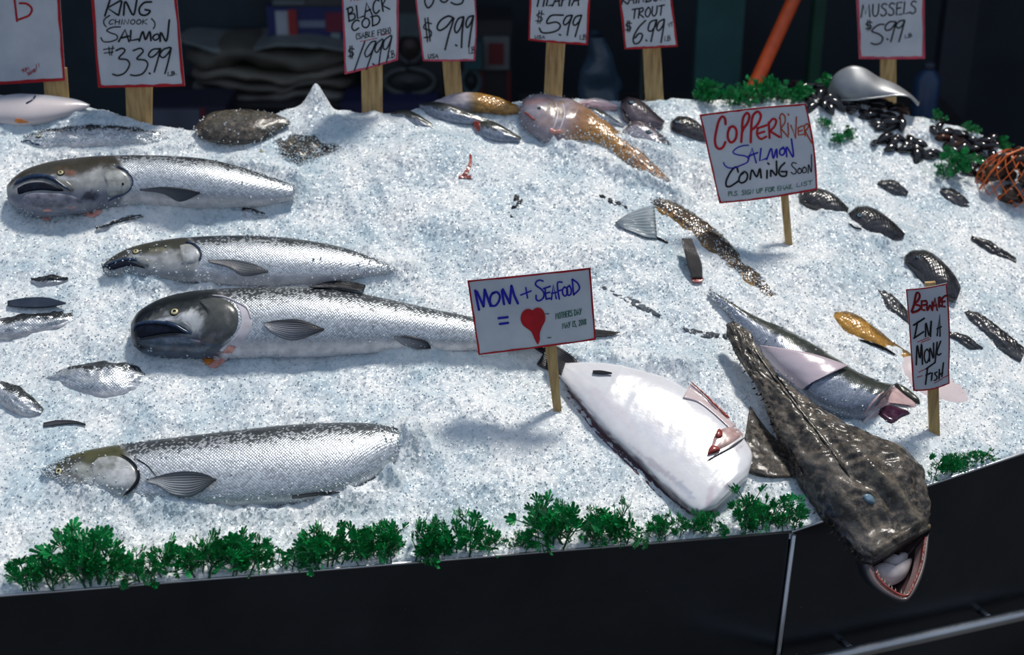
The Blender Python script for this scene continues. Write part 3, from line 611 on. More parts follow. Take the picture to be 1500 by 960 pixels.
f4 = Fish('salmon', 'nearest silver salmon, low left, its snout and tail sunk in ice', 'fish',
    [(62, 690, 64, 697), (75, 681, 78, 704), (95, 671, 97, 716), (125, 660, 127, 726), (160, 653, 162, 734), (195, 648, 196, 740), (240, 642, 240, 744), (300, 635, 300, 746), (360, 628, 360, 745), (420, 622, 420, 740), (480, 619, 480, 730), (530, 619, 525, 714), (570, 624, 562, 690), (605, 634, 598, 660)],
    h=.010, bf=.46, m=M['salmon'], colf=salmon_col(.25, cheek=(.48, .50, .50), low=(.60, .62, .64), top=(.09, .09, .05), back=.50, bkw=.7, bell=-.8), N=300, Mr=84,
    patches=[(150, 664, 50, 9, -6, (.10, .10, .05), .9), (100, 680, 26, 7, -30, (.06, .06, .05), .9), (128, 692, 26, 10, 10, (.36, .38, .34), .7), (180, 698, 22, 16, 0, (.80, .81, .82), .9), (150, 705, 30, 12, 0, (.62, .65, .66), .7), (112, 700, 14, 6, 20, (.10, .11, .10), .6), (96, 692, 10, 8, 0, (.14, .14, .13), .6), (150, 684, 22, 3, -12, (.20, .20, .16), .7)])
f4.plate('gill_cover', [(140, 668), (165, 665), (188, 672), (201, 685), (203, 700), (196, 714), (178, 722), (150, 716), (132, 702), (130, 682)], M['gill'], .0018, .0008, (.55, .57, .57), centre=(172, 694), paint=True, label='bright silver gill plate')
f4.ridge('gill_edge', [(176, 667), (192, 677), (202, 690), (203, 703), (195, 716), (181, 729)], [.0010, .002, .002, .0028, .0028, .0015], M['eyeb'], off=.003)
f4.ridge('shoulder_edge', [(200, 673), (215, 682), (226, 694), (232, 701)], .0010, M['gill'], off=.0005)
f4.eye(86.5, 691, .0070)
f4.band('pectoral_fin', [(215, 705), (245, 697), (275, 694.5), (300, 699), (318, 708)], [(215, 708), (232, 714), (252, 728), (282, 731), (318, 709)], M['fin'], .003, .007, rays=.0007, c0=(.02, .03, .045), c1=(.68, .70, .74))
f4.band('pelvic_fin', [(428, 727), (465, 723), (498, 722.5)], [(428, 732), (465, 728), (498, 724)], M['fin'], .002, .002, c0=(.04, .04, .05), c1=(.25, .25, .25))

# ------------------------------------------------------------------ fish mostly under the ice, left side
def buried(label, st, h, bf=.5, back=.1, name='salmon', m='salmon', colf=None, **kw):
    return Fish(name, label, 'fish', st, expose=.0065+h, flat=.75, noise=.0030, h=0, bf=bf, m=M[m], colf=colf or salmon_col(-.1, back=back, bkw=.5), N=70, Mr=36, **kw)
buried('scaly flank of a buried salmon below the chin of the gill-gap salmon', [(62, 552, 64, 556), (90, 540, 92, 568), (120, 533, 122, 585), (155, 531, 155, 590), (190, 534, 188, 585), (212, 545, 208, 572), (226, 556, 224, 562)], .004, back=.55)
buried('scrap of silver flank at the left edge below the other buried salmon', [(2, 556, 2, 596), (20, 562, 18, 606), (38, 572, 34, 614), (54, 586, 50, 614), (64, 600, 60, 610)], .006, back=.35)
f5 = buried('dark scaly back and raised dark fin of a buried salmon at the left edge', [(0, 466, 0, 498), (25, 463, 25, 496), (55, 459, 55, 490), (85, 458, 85, 482), (112, 460, 112, 470), (132, 463, 132, 468)], .002, back=.2)
f5.band('fin', [(12, 444), (40, 440.5), (70, 441), (98, 449)], [(12, 452), (40, 455), (72, 455), (98, 451)], M['fin'], .006, .004, rays=.0006, c0=(.03, .05, .09), c1=(.05, .07, .11))
buried('faint strip of dark scales showing through ice left of the slimmer salmon', [(46, 408, 46, 414), (60, 405, 60, 418), (80, 404, 80, 417), (100, 407, 100, 413)], -.0015, back=-.4)
buried('small dark scrap of a sunken fish under the gaping salmon', [(140, 333, 142, 338), (165, 325, 166, 333), (190, 316, 192, 327), (210, 314, 210, 320)], -.002, back=-.5)
buried('small scaly patch of a sunken salmon right of the gaping salmon', [(322, 306, 325, 312), (340, 302, 342, 322), (365, 303, 367, 326), (385, 309, 385, 326), (398, 316, 396, 322)], .0, back=.1)
buried('faint pinkish-grey back of a fish under ice above the slimmer salmon', [(425, 266, 430, 272), (450, 271, 455, 290), (475, 278, 475, 300), (495, 290, 492, 302)], -.004, back=.0)
f6 = buried('slim salmon with dark back line, second from the top at the left edge', [(26, 207, 26, 214), (42, 197, 44, 219), (65, 191, 68, 220), (95, 187, 98, 219), (140, 185, 142, 218), (190, 188, 190, 215), (240, 196, 240, 212), (284, 205, 284, 210)], .000, back=.45, bf=.45)
f6.eye(56, 199.5, .0060)
f6.ridge('upper_lip', [(30, 208), (42, 206), (50, 211), (60, 212)], .002, M['lip'])
fb = Fish('salmon', 'pale-bellied fish lying topmost at the left edge under the half-hidden sign', 'fish',
    [(0, 142, 0, 182), (30, 139, 30, 184), (60, 140, 62, 180), (90, 143, 92, 172), (115, 147, 115, 163), (132, 153, 131, 157)], h=.012, bf=.5, m=M['pale'],
    colf=lambda s, q, a, v: (lerp3((.74, .66, .66), (.34, .37, .42), sstep(.25, .85, q)), q*0, q*0), N=70, Mr=40)
fb.ridge('gill_edge', [(52, 140), (48, 146), (38, 152)], .002, M['lip'])
fb.band('belly_cut', [(24, 176), (34, 178), (44, 182)], [(22, 180), (32, 184), (40, 184)], M['orangef'], .004)
lf = empty('fish_fin', on_z(95, 622, base_z(*base_hit([(95, 622)])[0][:2])), 'lone thin dark fin tip poking out of the ice above the nearest salmon', 'fish fin')
f4s = f4.root; f4.root = lf; f4.band('fin', [(64, 621), (85, 617.5), (110, 618.5), (126, 623)], [(64, 627), (85, 624), (110, 622.5), (126, 626)], M['fin'], .003, .001, c0=(.03, .03, .04), c1=(.10, .10, .12)); f4.root = f4s

# ------------------------------------------------------------------ halibut, white side up
hp = base_hit([(900, 620)])[0]
def hal_col(s, q, arc, v):
    nz = vnoise(arc, v, .012, 5)*.5
    c = lerp3((.80, .80, .83), (.10, .07, .09), sstep(.90, .985, -q+nz*.08)); c = lerp3(c, (.12, .10, .11), 1-sstep(.0, .06, s))
    return c, q*0, q*0
hb = Fish('halibut', 'white belly-up flatfish with a dark fringe in front of the heart sign stake', 'fish',
    [(828, 534, 800, 528), (850, 532, 822, 556), (890, 534, 850, 592), (940, 545, 885, 634), (985, 560, 922, 668), (1030, 590, 955, 700), (1066, 618, 985, 730), (1090, 645, 1008, 748), (1101, 664, 1018, 753), (1101, 680, 1026, 755), (1096, 700, 1046, 748)],
    h=.010, bf=.32, bmax=.020, m=M['pale'], colf=hal_col, N=160, Mr=84, flat=.7, noise=.0006,
    patches=[(1075, 662, 16, 3, -35, (.50, .40, .40), .7), (1050, 650, 20, 9, -35, (.70, .55, .55), .8), (970, 690, 60, 5, 38, (.30, .26, .32), .5), (1040, 730, 6, 22, 10, (.62, .55, .60), .8), (1066, 712, 8, 6, 0, (.22, .20, .26), .7), (900, 600, 60, 10, 40, (.74, .70, .76), .6), (960, 640, 50, 14, 38, (.70, .72, .82), .6), (1000, 715, 30, 6, 45, (.45, .50, .62), .6), (1060, 640, 8, 8, 0, (.5, .25, .25), .5)])
hb.band('fringe_fin', [(812, 548), (850, 590), (885, 634), (922, 668), (955, 700), (985, 730), (1014, 750)], [(806, 556), (838, 596), (870, 636), (906, 672), (940, 706), (972, 736), (1010, 753)], M['fin'], -.002, .0, n=60, k=5, rays=.001, c0=(.10, .05, .07), c1=(.32, .18, .22), puff=.002, label='dark pinkish fin fringe along the lower edge')
hb.band('skin_edge', [(806, 556), (838, 596), (870, 636), (906, 672), (940, 706), (972, 736), (1010, 753)], [(800, 560), (832, 602), (864, 642), (900, 679), (934, 712), (966, 741), (1006, 754)], M['fin'], -.004, .0, n=60, k=4, rays=.001, c0=(.015, .013, .016), c1=(.02, .018, .02))
hb.band('pectoral_fin', [(1012, 562), (1032, 582), (1054, 604), (1078, 624)], [(1000, 584), (1022, 590), (1044, 606), (1070, 630)], M['pale'], .002, .0, rays=.0006, c0=(.70, .56, .56), c1=(.72, .60, .60), label='pinkish translucent pectoral fin')
hb.ridge('fin_spine', [(1010, 561), (1030, 579), (1050, 599), (1068, 616)], [.0008, .0018, .0025], M['redf'], off=.005)
hb.plate('gill_opening', [(1044, 640), (1056, 628), (1070, 624), (1084, 628), (1090, 636), (1076, 648), (1060, 658), (1046, 662), (1034, 668), (1040, 654)], plain('gill_tissue', (.50, .33, .31), .2, var=.3, scale=90), .002, .001, centre=(1062, 643))
hb.plate('gill_filament', [(1046, 640), (1052, 630), (1058, 634), (1058, 642), (1050, 644)], M['redf'], .005, .002, centre=(1052, 638), n=18)
hb.plate('gill_filament', [(1035, 668), (1040, 655), (1050, 656), (1056, 660), (1046, 665)], M['redf'], .005, .002, centre=(1045, 661), n=18)
hb.ridge('gill_edge', [(1036, 676), (1052, 666), (1072, 655), (1092, 641)], [.001, .002, .002, .001], M['pale'], off=.001)
hb.band('tail_fin', [(828, 534), (812, 524), (800, 514)], [(822, 552), (806, 546), (786, 536)], M['fin'], .004, .0, rays=.0008, c0=(.02, .02, .025), c1=(.05, .05, .06))
hb.band('tail_scrap', [(868, 545), (880, 545), (896, 548)], [(868, 549), (880, 550), (896, 550)], M['fin'], .004, 0, c0=(.02, .02, .03), c1=(.02, .02, .03))

# ------------------------------------------------------------------ monkfish hanging over the counter corner
mn = unit(NA3*.6+NB3*.4+np.array([0, -.10, 0])); mp = base_hit([(1185, 660)])[0]
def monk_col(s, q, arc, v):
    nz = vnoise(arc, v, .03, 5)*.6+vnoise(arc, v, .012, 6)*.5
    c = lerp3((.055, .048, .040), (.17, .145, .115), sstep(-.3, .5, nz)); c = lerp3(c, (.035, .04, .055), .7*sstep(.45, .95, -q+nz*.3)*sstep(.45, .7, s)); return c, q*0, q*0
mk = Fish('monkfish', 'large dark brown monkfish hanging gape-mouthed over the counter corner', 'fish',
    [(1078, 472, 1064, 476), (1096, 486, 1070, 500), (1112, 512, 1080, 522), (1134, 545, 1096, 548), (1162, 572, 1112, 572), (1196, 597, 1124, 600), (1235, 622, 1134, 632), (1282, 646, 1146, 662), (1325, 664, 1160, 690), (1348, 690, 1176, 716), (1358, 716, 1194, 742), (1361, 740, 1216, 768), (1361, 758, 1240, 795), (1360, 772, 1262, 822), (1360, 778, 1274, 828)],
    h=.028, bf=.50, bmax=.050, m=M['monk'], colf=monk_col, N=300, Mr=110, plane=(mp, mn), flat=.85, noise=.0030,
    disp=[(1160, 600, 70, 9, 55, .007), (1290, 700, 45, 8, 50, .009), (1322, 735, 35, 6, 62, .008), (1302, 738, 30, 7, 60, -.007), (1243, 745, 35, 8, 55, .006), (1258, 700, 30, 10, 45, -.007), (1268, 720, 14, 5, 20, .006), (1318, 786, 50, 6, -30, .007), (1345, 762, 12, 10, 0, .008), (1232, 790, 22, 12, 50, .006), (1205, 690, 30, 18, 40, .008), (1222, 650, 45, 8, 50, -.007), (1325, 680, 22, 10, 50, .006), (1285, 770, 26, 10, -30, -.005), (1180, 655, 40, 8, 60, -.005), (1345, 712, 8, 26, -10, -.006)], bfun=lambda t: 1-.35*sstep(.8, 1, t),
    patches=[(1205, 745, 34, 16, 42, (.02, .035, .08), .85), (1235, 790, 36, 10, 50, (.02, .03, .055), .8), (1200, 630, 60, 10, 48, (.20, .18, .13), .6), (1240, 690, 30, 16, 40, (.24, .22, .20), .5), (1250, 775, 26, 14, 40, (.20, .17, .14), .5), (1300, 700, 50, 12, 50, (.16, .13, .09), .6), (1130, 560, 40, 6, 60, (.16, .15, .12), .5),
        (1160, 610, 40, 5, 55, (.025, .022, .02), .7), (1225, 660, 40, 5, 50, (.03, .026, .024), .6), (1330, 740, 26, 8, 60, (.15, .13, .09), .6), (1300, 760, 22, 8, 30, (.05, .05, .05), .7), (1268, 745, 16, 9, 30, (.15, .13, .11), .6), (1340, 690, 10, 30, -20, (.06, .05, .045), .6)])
bl = lambda P: on_plane(P, mk.p0+mk.n*0, mk.n)
# lower jaw: a bowl under the gape
up = catmull([(1276, 822), (1300, 806), (1330, 786), (1348, 776), (1360, 776)], 24)      # inner edge at the upper lip
lo = catmull([(1264, 828), (1276, 856), (1300, 876), (1328, 884), (1346, 862), (1358, 828), (1364, 780)], 60)
inn = catmull([(1280, 826), (1288, 846), (1304, 862), (1328, 872), (1340, 852), (1350, 824), (1356, 786)], 60)
def layer(P, off): return bl(P)+mk.n*off
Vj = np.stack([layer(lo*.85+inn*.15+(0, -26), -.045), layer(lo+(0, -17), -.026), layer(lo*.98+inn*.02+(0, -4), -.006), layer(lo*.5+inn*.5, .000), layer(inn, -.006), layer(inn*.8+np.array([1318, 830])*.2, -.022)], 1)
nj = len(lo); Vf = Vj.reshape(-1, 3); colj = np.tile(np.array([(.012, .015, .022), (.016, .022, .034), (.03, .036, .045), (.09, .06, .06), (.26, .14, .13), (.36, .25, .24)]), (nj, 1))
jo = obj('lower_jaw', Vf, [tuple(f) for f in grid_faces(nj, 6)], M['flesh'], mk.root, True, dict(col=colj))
cav = MB(); cc = np.array([1318, 825.]); ring = np.vstack([inn, up[::-1]]); n_ = len(ring)
V = [layer([cc], -.055)[0]]
for f, d in ((.5, -.05), (.85, -.035), (1.0, -.006)):
    V += list(layer(cc*(1-f)+ring*f, d))
cav.add(V, [(0, 1+j, 1+(j+1) % n_) for j in range(n_)]+[(1+r*n_+j, 1+(r+1)*n_+j, 1+(r+1)*n_+(j+1) % n_, 1+r*n_+(j+1) % n_) for r in range(2) for j in range(n_)])
cav.build('mouth_lining', plain('maw_lining', (.10, .06, .065), .2, var=.4, scale=60), mk.root, True)
def blob(name, P, off, h, m, par, rings=6):
    P = catmull(np.vstack([P, P[:1]]), 31)[:-1]; c = P.mean(0); V = [layer([c], off+h)[0]]
    for r in range(1, rings+1):
        f = r/rings; V += list(layer(c*(1-f)+P*f, off+h*math.sqrt(max(0, 1-f*f))))
    k = 30; return obj(name, V, [(0, 1+(j+1) % k, 1+j) for j in range(k)]+[(1+(r-1)*k+j, 1+(r-1)*k+(j+1) % k, 1+r*k+(j+1) % k, 1+r*k+j) for r in range(1, rings) for j in range(k)], m, par, True)
tg = blob('tongue', [(1283, 820), (1294, 814), (1312, 822), (1332, 812), (1346, 806), (1340, 826), (1330, 838), (1312, 845), (1294, 838), (1284, 828)], -.030, .020, plain('pale_tongue', (.52, .47, .47), .18, var=.15, scale=40), mk.root)
blob('tongue_lobe', [(1300, 812), (1310, 803), (1318, 806), (1326, 800), (1338, 802), (1334, 816), (1320, 826), (1306, 822)], -.026, .018, plain('pale_tongue_root', (.40, .36, .36), .2, var=.2, scale=40), tg)
lipm = plain('monk_lip', (.16, .12, .07), .3, var=.5, scale=120)
MB().tube(layer(up+(0, -1), .006), .0045, 10).build('upper_lip', lipm, mk.root, True)
MB().tube(layer(inn[4:], -.002), .0018, 8).build('lower_lip', M['redf'], mk.root, True)
tb = MB(); rt = np.random.RandomState(3)
for i in range(1, 23):
    for (q, off, s_) in ((up[i], .002, 1), (inn[int(i*2.4)+3], .002, -1)):
        p = layer([q], off)[0]; d = -U_*s_*.0055*(.6+rt.rand()*.7)+R_*rt.uniform(-.0012, .0012); a = R_*.0011; b_ = mk.n*.0011
        tb.add([p+a, p+b_, p-a, p-b_, p+d], [(0, 1, 4), (1, 2, 4), (2, 3, 4), (3, 0, 4)])
t_ = tb.build('teeth', plain('fish_tooth', (.75, .70, .55), .25), mk.root); t_['kind'] = 'stuff'
mk.plate('eye', [(1262, 727), (1268, 724), (1276, 726), (1281, 732), (1282, 739), (1276, 739), (1268, 735)], M['eyeg'], .002, .0025, n=20, centre=(1273, 731), label='cloudy blue-grey eye')
mk.band('pectoral_fin', [(1098, 597), (1112, 618), (1130, 640), (1156, 660)], [(1091, 640), (1094, 690), (1122, 701), (1176, 700)][:4], M['monk'], .005, .0, n=30, k=16, rays=.0007, thick=.004, c0=(.04, .036, .032), c1=(.05, .045, .04), label='blackish triangular side fin')
mk.band('gill_fin', [(1262, 625), (1296, 634), (1335, 656), (1368, 686)], [(1272, 642), (1300, 660), (1330, 680), (1356, 694)], M['monk'], -.004, -.004, rays=.0008, thick=.004, c0=(.12, .10, .09), c1=(.30, .20, .15))
mk.ridge('fin_ray', [(1136, 548), (1150, 568), (1166, 590), (1176, 606)], .0016, M['eyeb'], off=.001)
mk.ridge('back_ridge', [(1100, 505), (1130, 548), (1170, 600), (1210, 650), (1245, 700)], [.001, .003, .004, .003], M['monk'], off=.0)
wr = MB(); rt = np.random.RandomState(11)
fr = MB()
for (a, b2, k_) in (((1196, 745), (1264, 826), 16), ((1066, 505), (1140, 650), 22)):
    for i in range(k_):
        t = (i+rt.rand()*.8)/k_; u = a[0]+(b2[0]-a[0])*t; v = a[1]+(b2[1]-a[1])*t
        if k_ == 22: uu = np.interp(v, [500, 548, 600, 660], [1072, 1098, 1126, 1148]); u = uu
        p = layer([(u, v)], rt.uniform(-.01, .01))[0]; q = p - R_*rt.uniform(.003, .008) - U_*rt.uniform(0, .006)
        w_ = U_*.002; fr.add([p+w_, p-w_, p+mk.n*.002, q], [(0, 1, 3), (1, 2, 3), (2, 0, 3), (0, 2, 1)])
o_ = fr.build('skin_fringe', M['monk'], mk.root); o_['kind'] = 'stuff'

# ------------------------------------------------------------------ lingcod, gutted front end open
lc = Fish('lingcod', 'headless grey-green fish, cut open at the front, right behind the monkfish', 'fish',
    [(1040, 424, 1038, 430), (1075, 446, 1070, 462), (1110, 466, 1095, 494), (1150, 484, 1120, 530), (1190, 506, 1150, 562), (1225, 528, 1182, 590), (1255, 546, 1212, 606), (1285, 558, 1238, 616), (1312, 564, 1260, 620)],
    h=.012, bf=.55, bmax=.045, m=M['cod'], colf=lambda s, q, a, v: (lerp3((.28, .30, .38), (.06, .065, .05), sstep(.1, .5, q)), sstep(.05, .6, q), q*0+.75), N=160, Mr=64, noise=.0008)
lcn = lc.n
lc.plate('belly_wall', [(1312, 565), (1332, 578), (1347, 592), (1340, 598), (1322, 588), (1300, 596), (1282, 612), (1262, 620), (1268, 600), (1288, 576)], plain('pinkish_cut', (.60, .42, .42), .2, var=.2, scale=60), .003, .002, centre=(1296, 592), n=40)
lc.plate('back_flap', [(1308, 562), (1325, 570), (1346, 588), (1349, 593), (1338, 590), (1318, 576)], M['cod'], .006, .002, (.07, .075, .06), centre=(1328, 579), n=24)
lc.plate('body_cavity', [(1280, 602), (1300, 594), (1322, 600), (1336, 606), (1322, 612), (1306, 622), (1290, 612)], plain('purple_cavity', (.05, .018, .04), .15, var=.6, scale=90), .005, 0, centre=(1304, 606), n=30)
lc.plate('cut_flap', [(1262, 620), (1274, 604), (1284, 598), (1290, 602), (1278, 610), (1266, 622)], M['whitef'], .007, .001, centre=(1276, 608), n=20)
lc.band('pectoral_fin', [(1112, 508), (1150, 514), (1195, 524), (1240, 540)], [(1120, 528), (1140, 552), (1172, 574), (1184, 566)], M['pale'], .004, .004, n=26, k=14, rays=.0005, c0=(.62, .50, .56), c1=(.66, .60, .66), label='pale pinkish silver side fin')
lc.ridge('fin_fold', [(1232, 540), (1210, 548), (1190, 560), (1178, 574)], .0030, M['lip'], off=.003)

# ------------------------------------------------------------------ yellow-brown fish mid slope
BR = const_col((.10, .06, .03), (.45, .24, .05), .1, .9, bkq=-.35)
y1 = Fish('greenling', 'long brown and golden fish back running down through the ice, with a striped side fin', 'fish',
    [(938, 289, 945, 296), (965, 291, 958, 318), (1000, 305, 985, 336), (1040, 335, 1018, 368), (1070, 362, 1046, 392), (1100, 395, 1080, 418), (1135, 425, 1115, 446), (1170, 452, 1152, 470), (1208, 494, 1196, 500)],
    expose=.010, flat=.75, bf=.55, m=M['brown'], colf=BR, N=160, Mr=44, noise=.0028,
    patches=[(975, 310, 30, 16, 20, (.20, .12, .10), .8), (1000, 318, 20, 10, 40, (.10, .055, .045), .8)])
y1.band('side_fin', [(958, 302), (940, 306), (918, 316), (900, 328)], [(962, 352), (945, 350), (925, 342), (905, 334)], M['fin'], .003, .001, n=18, k=20, rays=.0014, c0=(.36, .44, .50), c1=(.20, .26, .30), label='pale blue ribbed side fin')
y1.ridge('fin_edge', [(958, 348), (968, 352), (978, 357)], .002, M['brown'], off=.002)
y2 = Fish('greenling', 'golden-orange fish sunk in ice just left of the tall narrow monkfish sign', 'fish',
    [(1210, 457, 1214, 468), (1230, 456, 1228, 484), (1256, 464, 1246, 498), (1285, 484, 1272, 512), (1310, 504, 1300, 522), (1335, 520, 1328, 532)], expose=.007, flat=.7, bf=.5, m=M['brown'], colf=const_col((.36, .20, .04), (.70, .36, .05), .5, .55, bkq=.5), N=90, Mr=44, noise=.0012)
y2.ridge('side_fin', [(1256, 498), (1275, 504), (1295, 512), (1313, 522)], [.001, .003, .003, .001], M['brown'], off=.002)
pk = Fish('snapper', 'pale pink fish under ice behind the tall narrow monkfish sign', 'fish',
    [(1296, 528, 1302, 548), (1316, 520, 1316, 572), (1345, 525, 1340, 600), (1375, 545, 1368, 612), (1410, 560, 1402, 616), (1440, 580, 1432, 616), (1454, 594, 1450, 610)], expose=.006, flat=.6, bf=.42, m=M['pale'],
    colf=lambda s, q, a, v: (lerp3((.78, .66, .66), (.40, .14, .16), sstep(.74, .95, s)), q*0, q*0), N=70, Mr=40, noise=.001)

# ------------------------------------------------------------------ dark rockfish on the right slope
RK = const_col((.03, .028, .032), (.10, .08, .10), .0, .85, bkq=-.1)
def rock(label, st, h=.006, bf=.55, m='rock', colf=RK, name='rockfish', eye=None, group=None, mouth=None):
    f = Fish(name, label, 'fish', st, h=max(h-.004, 0), bf=bf, m=M[m], colf=colf, N=80, Mr=44, group=group, noise=.0012 if h >= 0 else .003, expose=(.0085+h) if h < 0 else None, flat=.75 if h < 0 else 1.0)
    if eye: f.eye(eye[0], eye[1], eye[2], iris='eyeg')
    if mouth: f.ridge('mouth', mouth, .0016, M['eyeb'], off=.001)
    return f
rock('black fish poking out at the lower right corner of the coming-soon sign', [(1170, 282, 1172, 296), (1185, 277, 1183, 304), (1205, 279, 1200, 312), (1225, 290, 1216, 320), (1243, 306, 1236, 322)], mouth=[(1172, 292), (1180, 297), (1188, 298)])
rock('glossy black fish with round blunt head on open ice right of the coming-soon sign', [(1242, 312, 1243, 326), (1254, 303, 1250, 334), (1275, 306, 1264, 346), (1296, 318, 1284, 352), (1314, 332, 1304, 356), (1326, 344, 1320, 352)], h=.010, eye=(1259, 316, .006), mouth=[(1244, 328), (1252, 334), (1262, 336)])
rock('blackish fish with purplish snout directly above the tall narrow monkfish sign', [(1325, 374, 1326, 384), (1334, 367, 1332, 392), (1355, 369, 1346, 410), (1378, 385, 1364, 430), (1396, 404, 1382, 440), (1406, 422, 1400, 442)], h=.010, eye=(1345, 377, .005), mouth=[(1326, 382), (1336, 390), (1346, 396)])
MT = const_col((.05, .05, .055), (.22, .24, .26), .1, .9)
rock('mottled fish back left of the tall narrow monkfish sign, nearly covered by ice', [(1262, 416, 1264, 424), (1285, 420, 1280, 446), (1310, 438, 1302, 472), (1335, 462, 1328, 486)], h=-.005, colf=MT)
rock('scaly dark strip of fish emerging right of the tall narrow monkfish sign', [(1388, 486, 1389, 492), (1405, 488, 1402, 504), (1425, 500, 1420, 514), (1440, 510, 1436, 516)], h=-.001, colf=MT)
rock('long scaly dark fish back reaching the right edge above the strip by the sign', [(1405, 452, 1407, 460), (1425, 456, 1420, 476), (1450, 472, 1442, 498), (1475, 492, 1466, 520), (1500, 515, 1492, 535)], h=-.002, colf=MT)
rock('glistening dark fish back just below the netted clams', [(1366, 276, 1368, 284), (1385, 276, 1380, 298), (1405, 286, 1398, 308), (1424, 300, 1418, 312)], h=-.003, colf=MT)
rock('thin black fish back at the right edge between netted clams and long scaly fish', [(1422, 346, 1424, 351), (1440, 350, 1436, 362), (1460, 362, 1455, 376), (1490, 380, 1484, 392)], h=-.002)
rock('grey fish back nearly buried below the pile of mussels', [(1278, 268, 1280, 272), (1292, 264, 1290, 280), (1312, 268, 1308, 288), (1330, 282, 1326, 292)], h=-.005, colf=MT)
# ------------------------------------------------------------------ fish along the top of the heap
PUR = const_col((.07, .05, .06), (.34, .26, .30), .1, .5)
rock('small black fish at the upper left corner of the coming-soon sign', [(982, 178, 984, 190), (992, 171, 990, 196), (1010, 174, 1005, 202), (1028, 186, 1020, 206), (1044, 200, 1038, 208)], h=.008, eye=(992, 179, .005), mouth=[(983, 188), (990, 192), (998, 193)])
rock('dark purple fish with open mouth at the top beside the trout stake', [(909, 148, 910, 160), (918, 143, 914, 176), (938, 150, 926, 186), (956, 164, 946, 192), (974, 178, 968, 188)], h=.012, colf=PUR, eye=(925, 150, .006), mouth=[(911, 160), (918, 170), (924, 180)])
tr = rock('grey pinkish fish pointing down right below the dark purple open-mouthed fish', [(908, 196, 912, 202), (924, 180, 920, 208), (945, 182, 936, 216), (968, 198, 955, 226), (988, 220, 975, 240), (1004, 243, 996, 250)], h=.010, m='cod', colf=const_col((.16, .10, .11), (.42, .36, .40), .3, .3), eye=(950, 193, .006))
rock('dark slim fish right of the big-headed golden fish', [(850, 160, 852, 166), (866, 157, 862, 178), (886, 166, 880, 188), (902, 176, 898, 188), (915, 184, 912, 189)], h=.008, m='cod', colf=const_col((.05, .045, .05), (.2, .18, .2), .1, .8))
rock('pink fish flat on the crest between tilapia and trout stakes', [(845, 150, 846, 156), (862, 145, 860, 160), (882, 146, 880, 162), (905, 154, 903, 161)], h=.004, m='pale', name='snapper', colf=lambda s, q, a, v: (lerp3((.70, .42, .44), (.78, .62, .62), sstep(-.3, .6, q)), q*0, q*0))
bg_ = Fish('snapper', 'big-headed golden fish with pale face, tail running down right', 'fish',
    [(760, 158, 761, 172), (770, 144, 766, 186), (795, 140, 784, 200), (820, 143, 806, 212), (842, 150, 826, 212), (868, 165, 850, 205), (895, 185, 878, 212), (925, 210, 908, 232), (955, 238, 938, 256), (982, 264, 972, 272)],
    h=.006, bf=.5, bmax=.030, m=M['brown'], colf=lambda s, q, a, v: (lerp3((.40, .34, .38), (.40, .22, .12), sstep(.24, .40, s)), sstep(.1, .9, q)*.5, sstep(.36, .5, s)*.6*(1-sstep(.6, .8, s))), N=160, Mr=60, noise=.0012,
    patches=[(785, 148, 24, 5, -8, (.55, .28, .26), .7), (815, 160, 16, 14, 0, (.36, .24, .13), .8), (800, 178, 18, 8, 0, (.45, .33, .28), .6), (775, 165, 14, 12, 0, (.42, .40, .46), .8), (820, 195, 16, 6, 0, (.55, .38, .28), .7), (900, 210, 60, 8, 40, (.42, .20, .09), .5)])
bg_.eye(790, 158, .004, iris='eyeg'); bg_.ridge('mouth', [(768, 166), (776, 172), (783, 178)], .002, M['redf'], off=.003)
for k_, u_ in enumerate((812, 822)):
    bg_.ridge('gill_edge', [(u_+2, 150), (u_+5, 166), (u_+1, 182), (u_-4, 194)], .0014, M['whitef'], off=-.0002)
bg_.ridge('pelvic_fin', [(805, 190), (812, 194), (822, 193)], .004, M['pinkf'], off=.001)
rock('brown fish with glinting golden scales at the top behind the tilapia stake', [(625, 152, 640, 156), (662, 139, 664, 160), (690, 136, 690, 164), (720, 141, 716, 166), (745, 150, 740, 168), (764, 158, 760, 166)], h=.008, m='brown', name='snapper', colf=lambda s, q, a, v: (lerp3((.56, .50, .54), (.30, .20, .08), sstep(.35, .5, s)), q*0+.25, sstep(.45, .6, s)))
rock('slim grey fish slanting just right of the wide top stake of the pink-bordered sign', [(612, 153, 616, 158), (630, 150, 628, 168), (660, 154, 655, 178), (690, 166, 685, 182), (716, 176, 712, 181)], h=.008, m='cod', name='trout')
tf = rock('short grey fish with open red mouth below the golden-scaled fish', [(692, 180, 693, 187), (702, 177, 700, 198), (725, 180, 720, 206), (745, 190, 740, 208), (764, 202, 760, 207)], h=.006, m='cod', name='trout')
tf.plate('mouth', [(691, 180), (698, 177), (704, 182), (702, 194), (696, 190)], M['redf'], .003, n=16, centre=(698, 185))
rock('dark grey fish back left of the golden-scaled fish, beside the cod stake', [(572, 166, 574, 172), (590, 161, 588, 180), (612, 168, 606, 188), (632, 180, 628, 192), (646, 189, 643, 193)], h=.005, m='cod', name='trout')
FLc = const_col((.07, .065, .05), (.05, .045, .04), .1, .0)
fl1 = Fish('flounder', 'dark brown flatfish behind the ice crest left of the ice peak', 'fish', [(284, 186, 290, 200), (305, 168, 312, 208), (340, 161, 345, 212), (380, 163, 385, 206), (410, 170, 412, 188), (424, 178, 424, 182)], h=.014, bf=.35, m=M['monk'], colf=FLc, N=60, Mr=36, noise=.001)
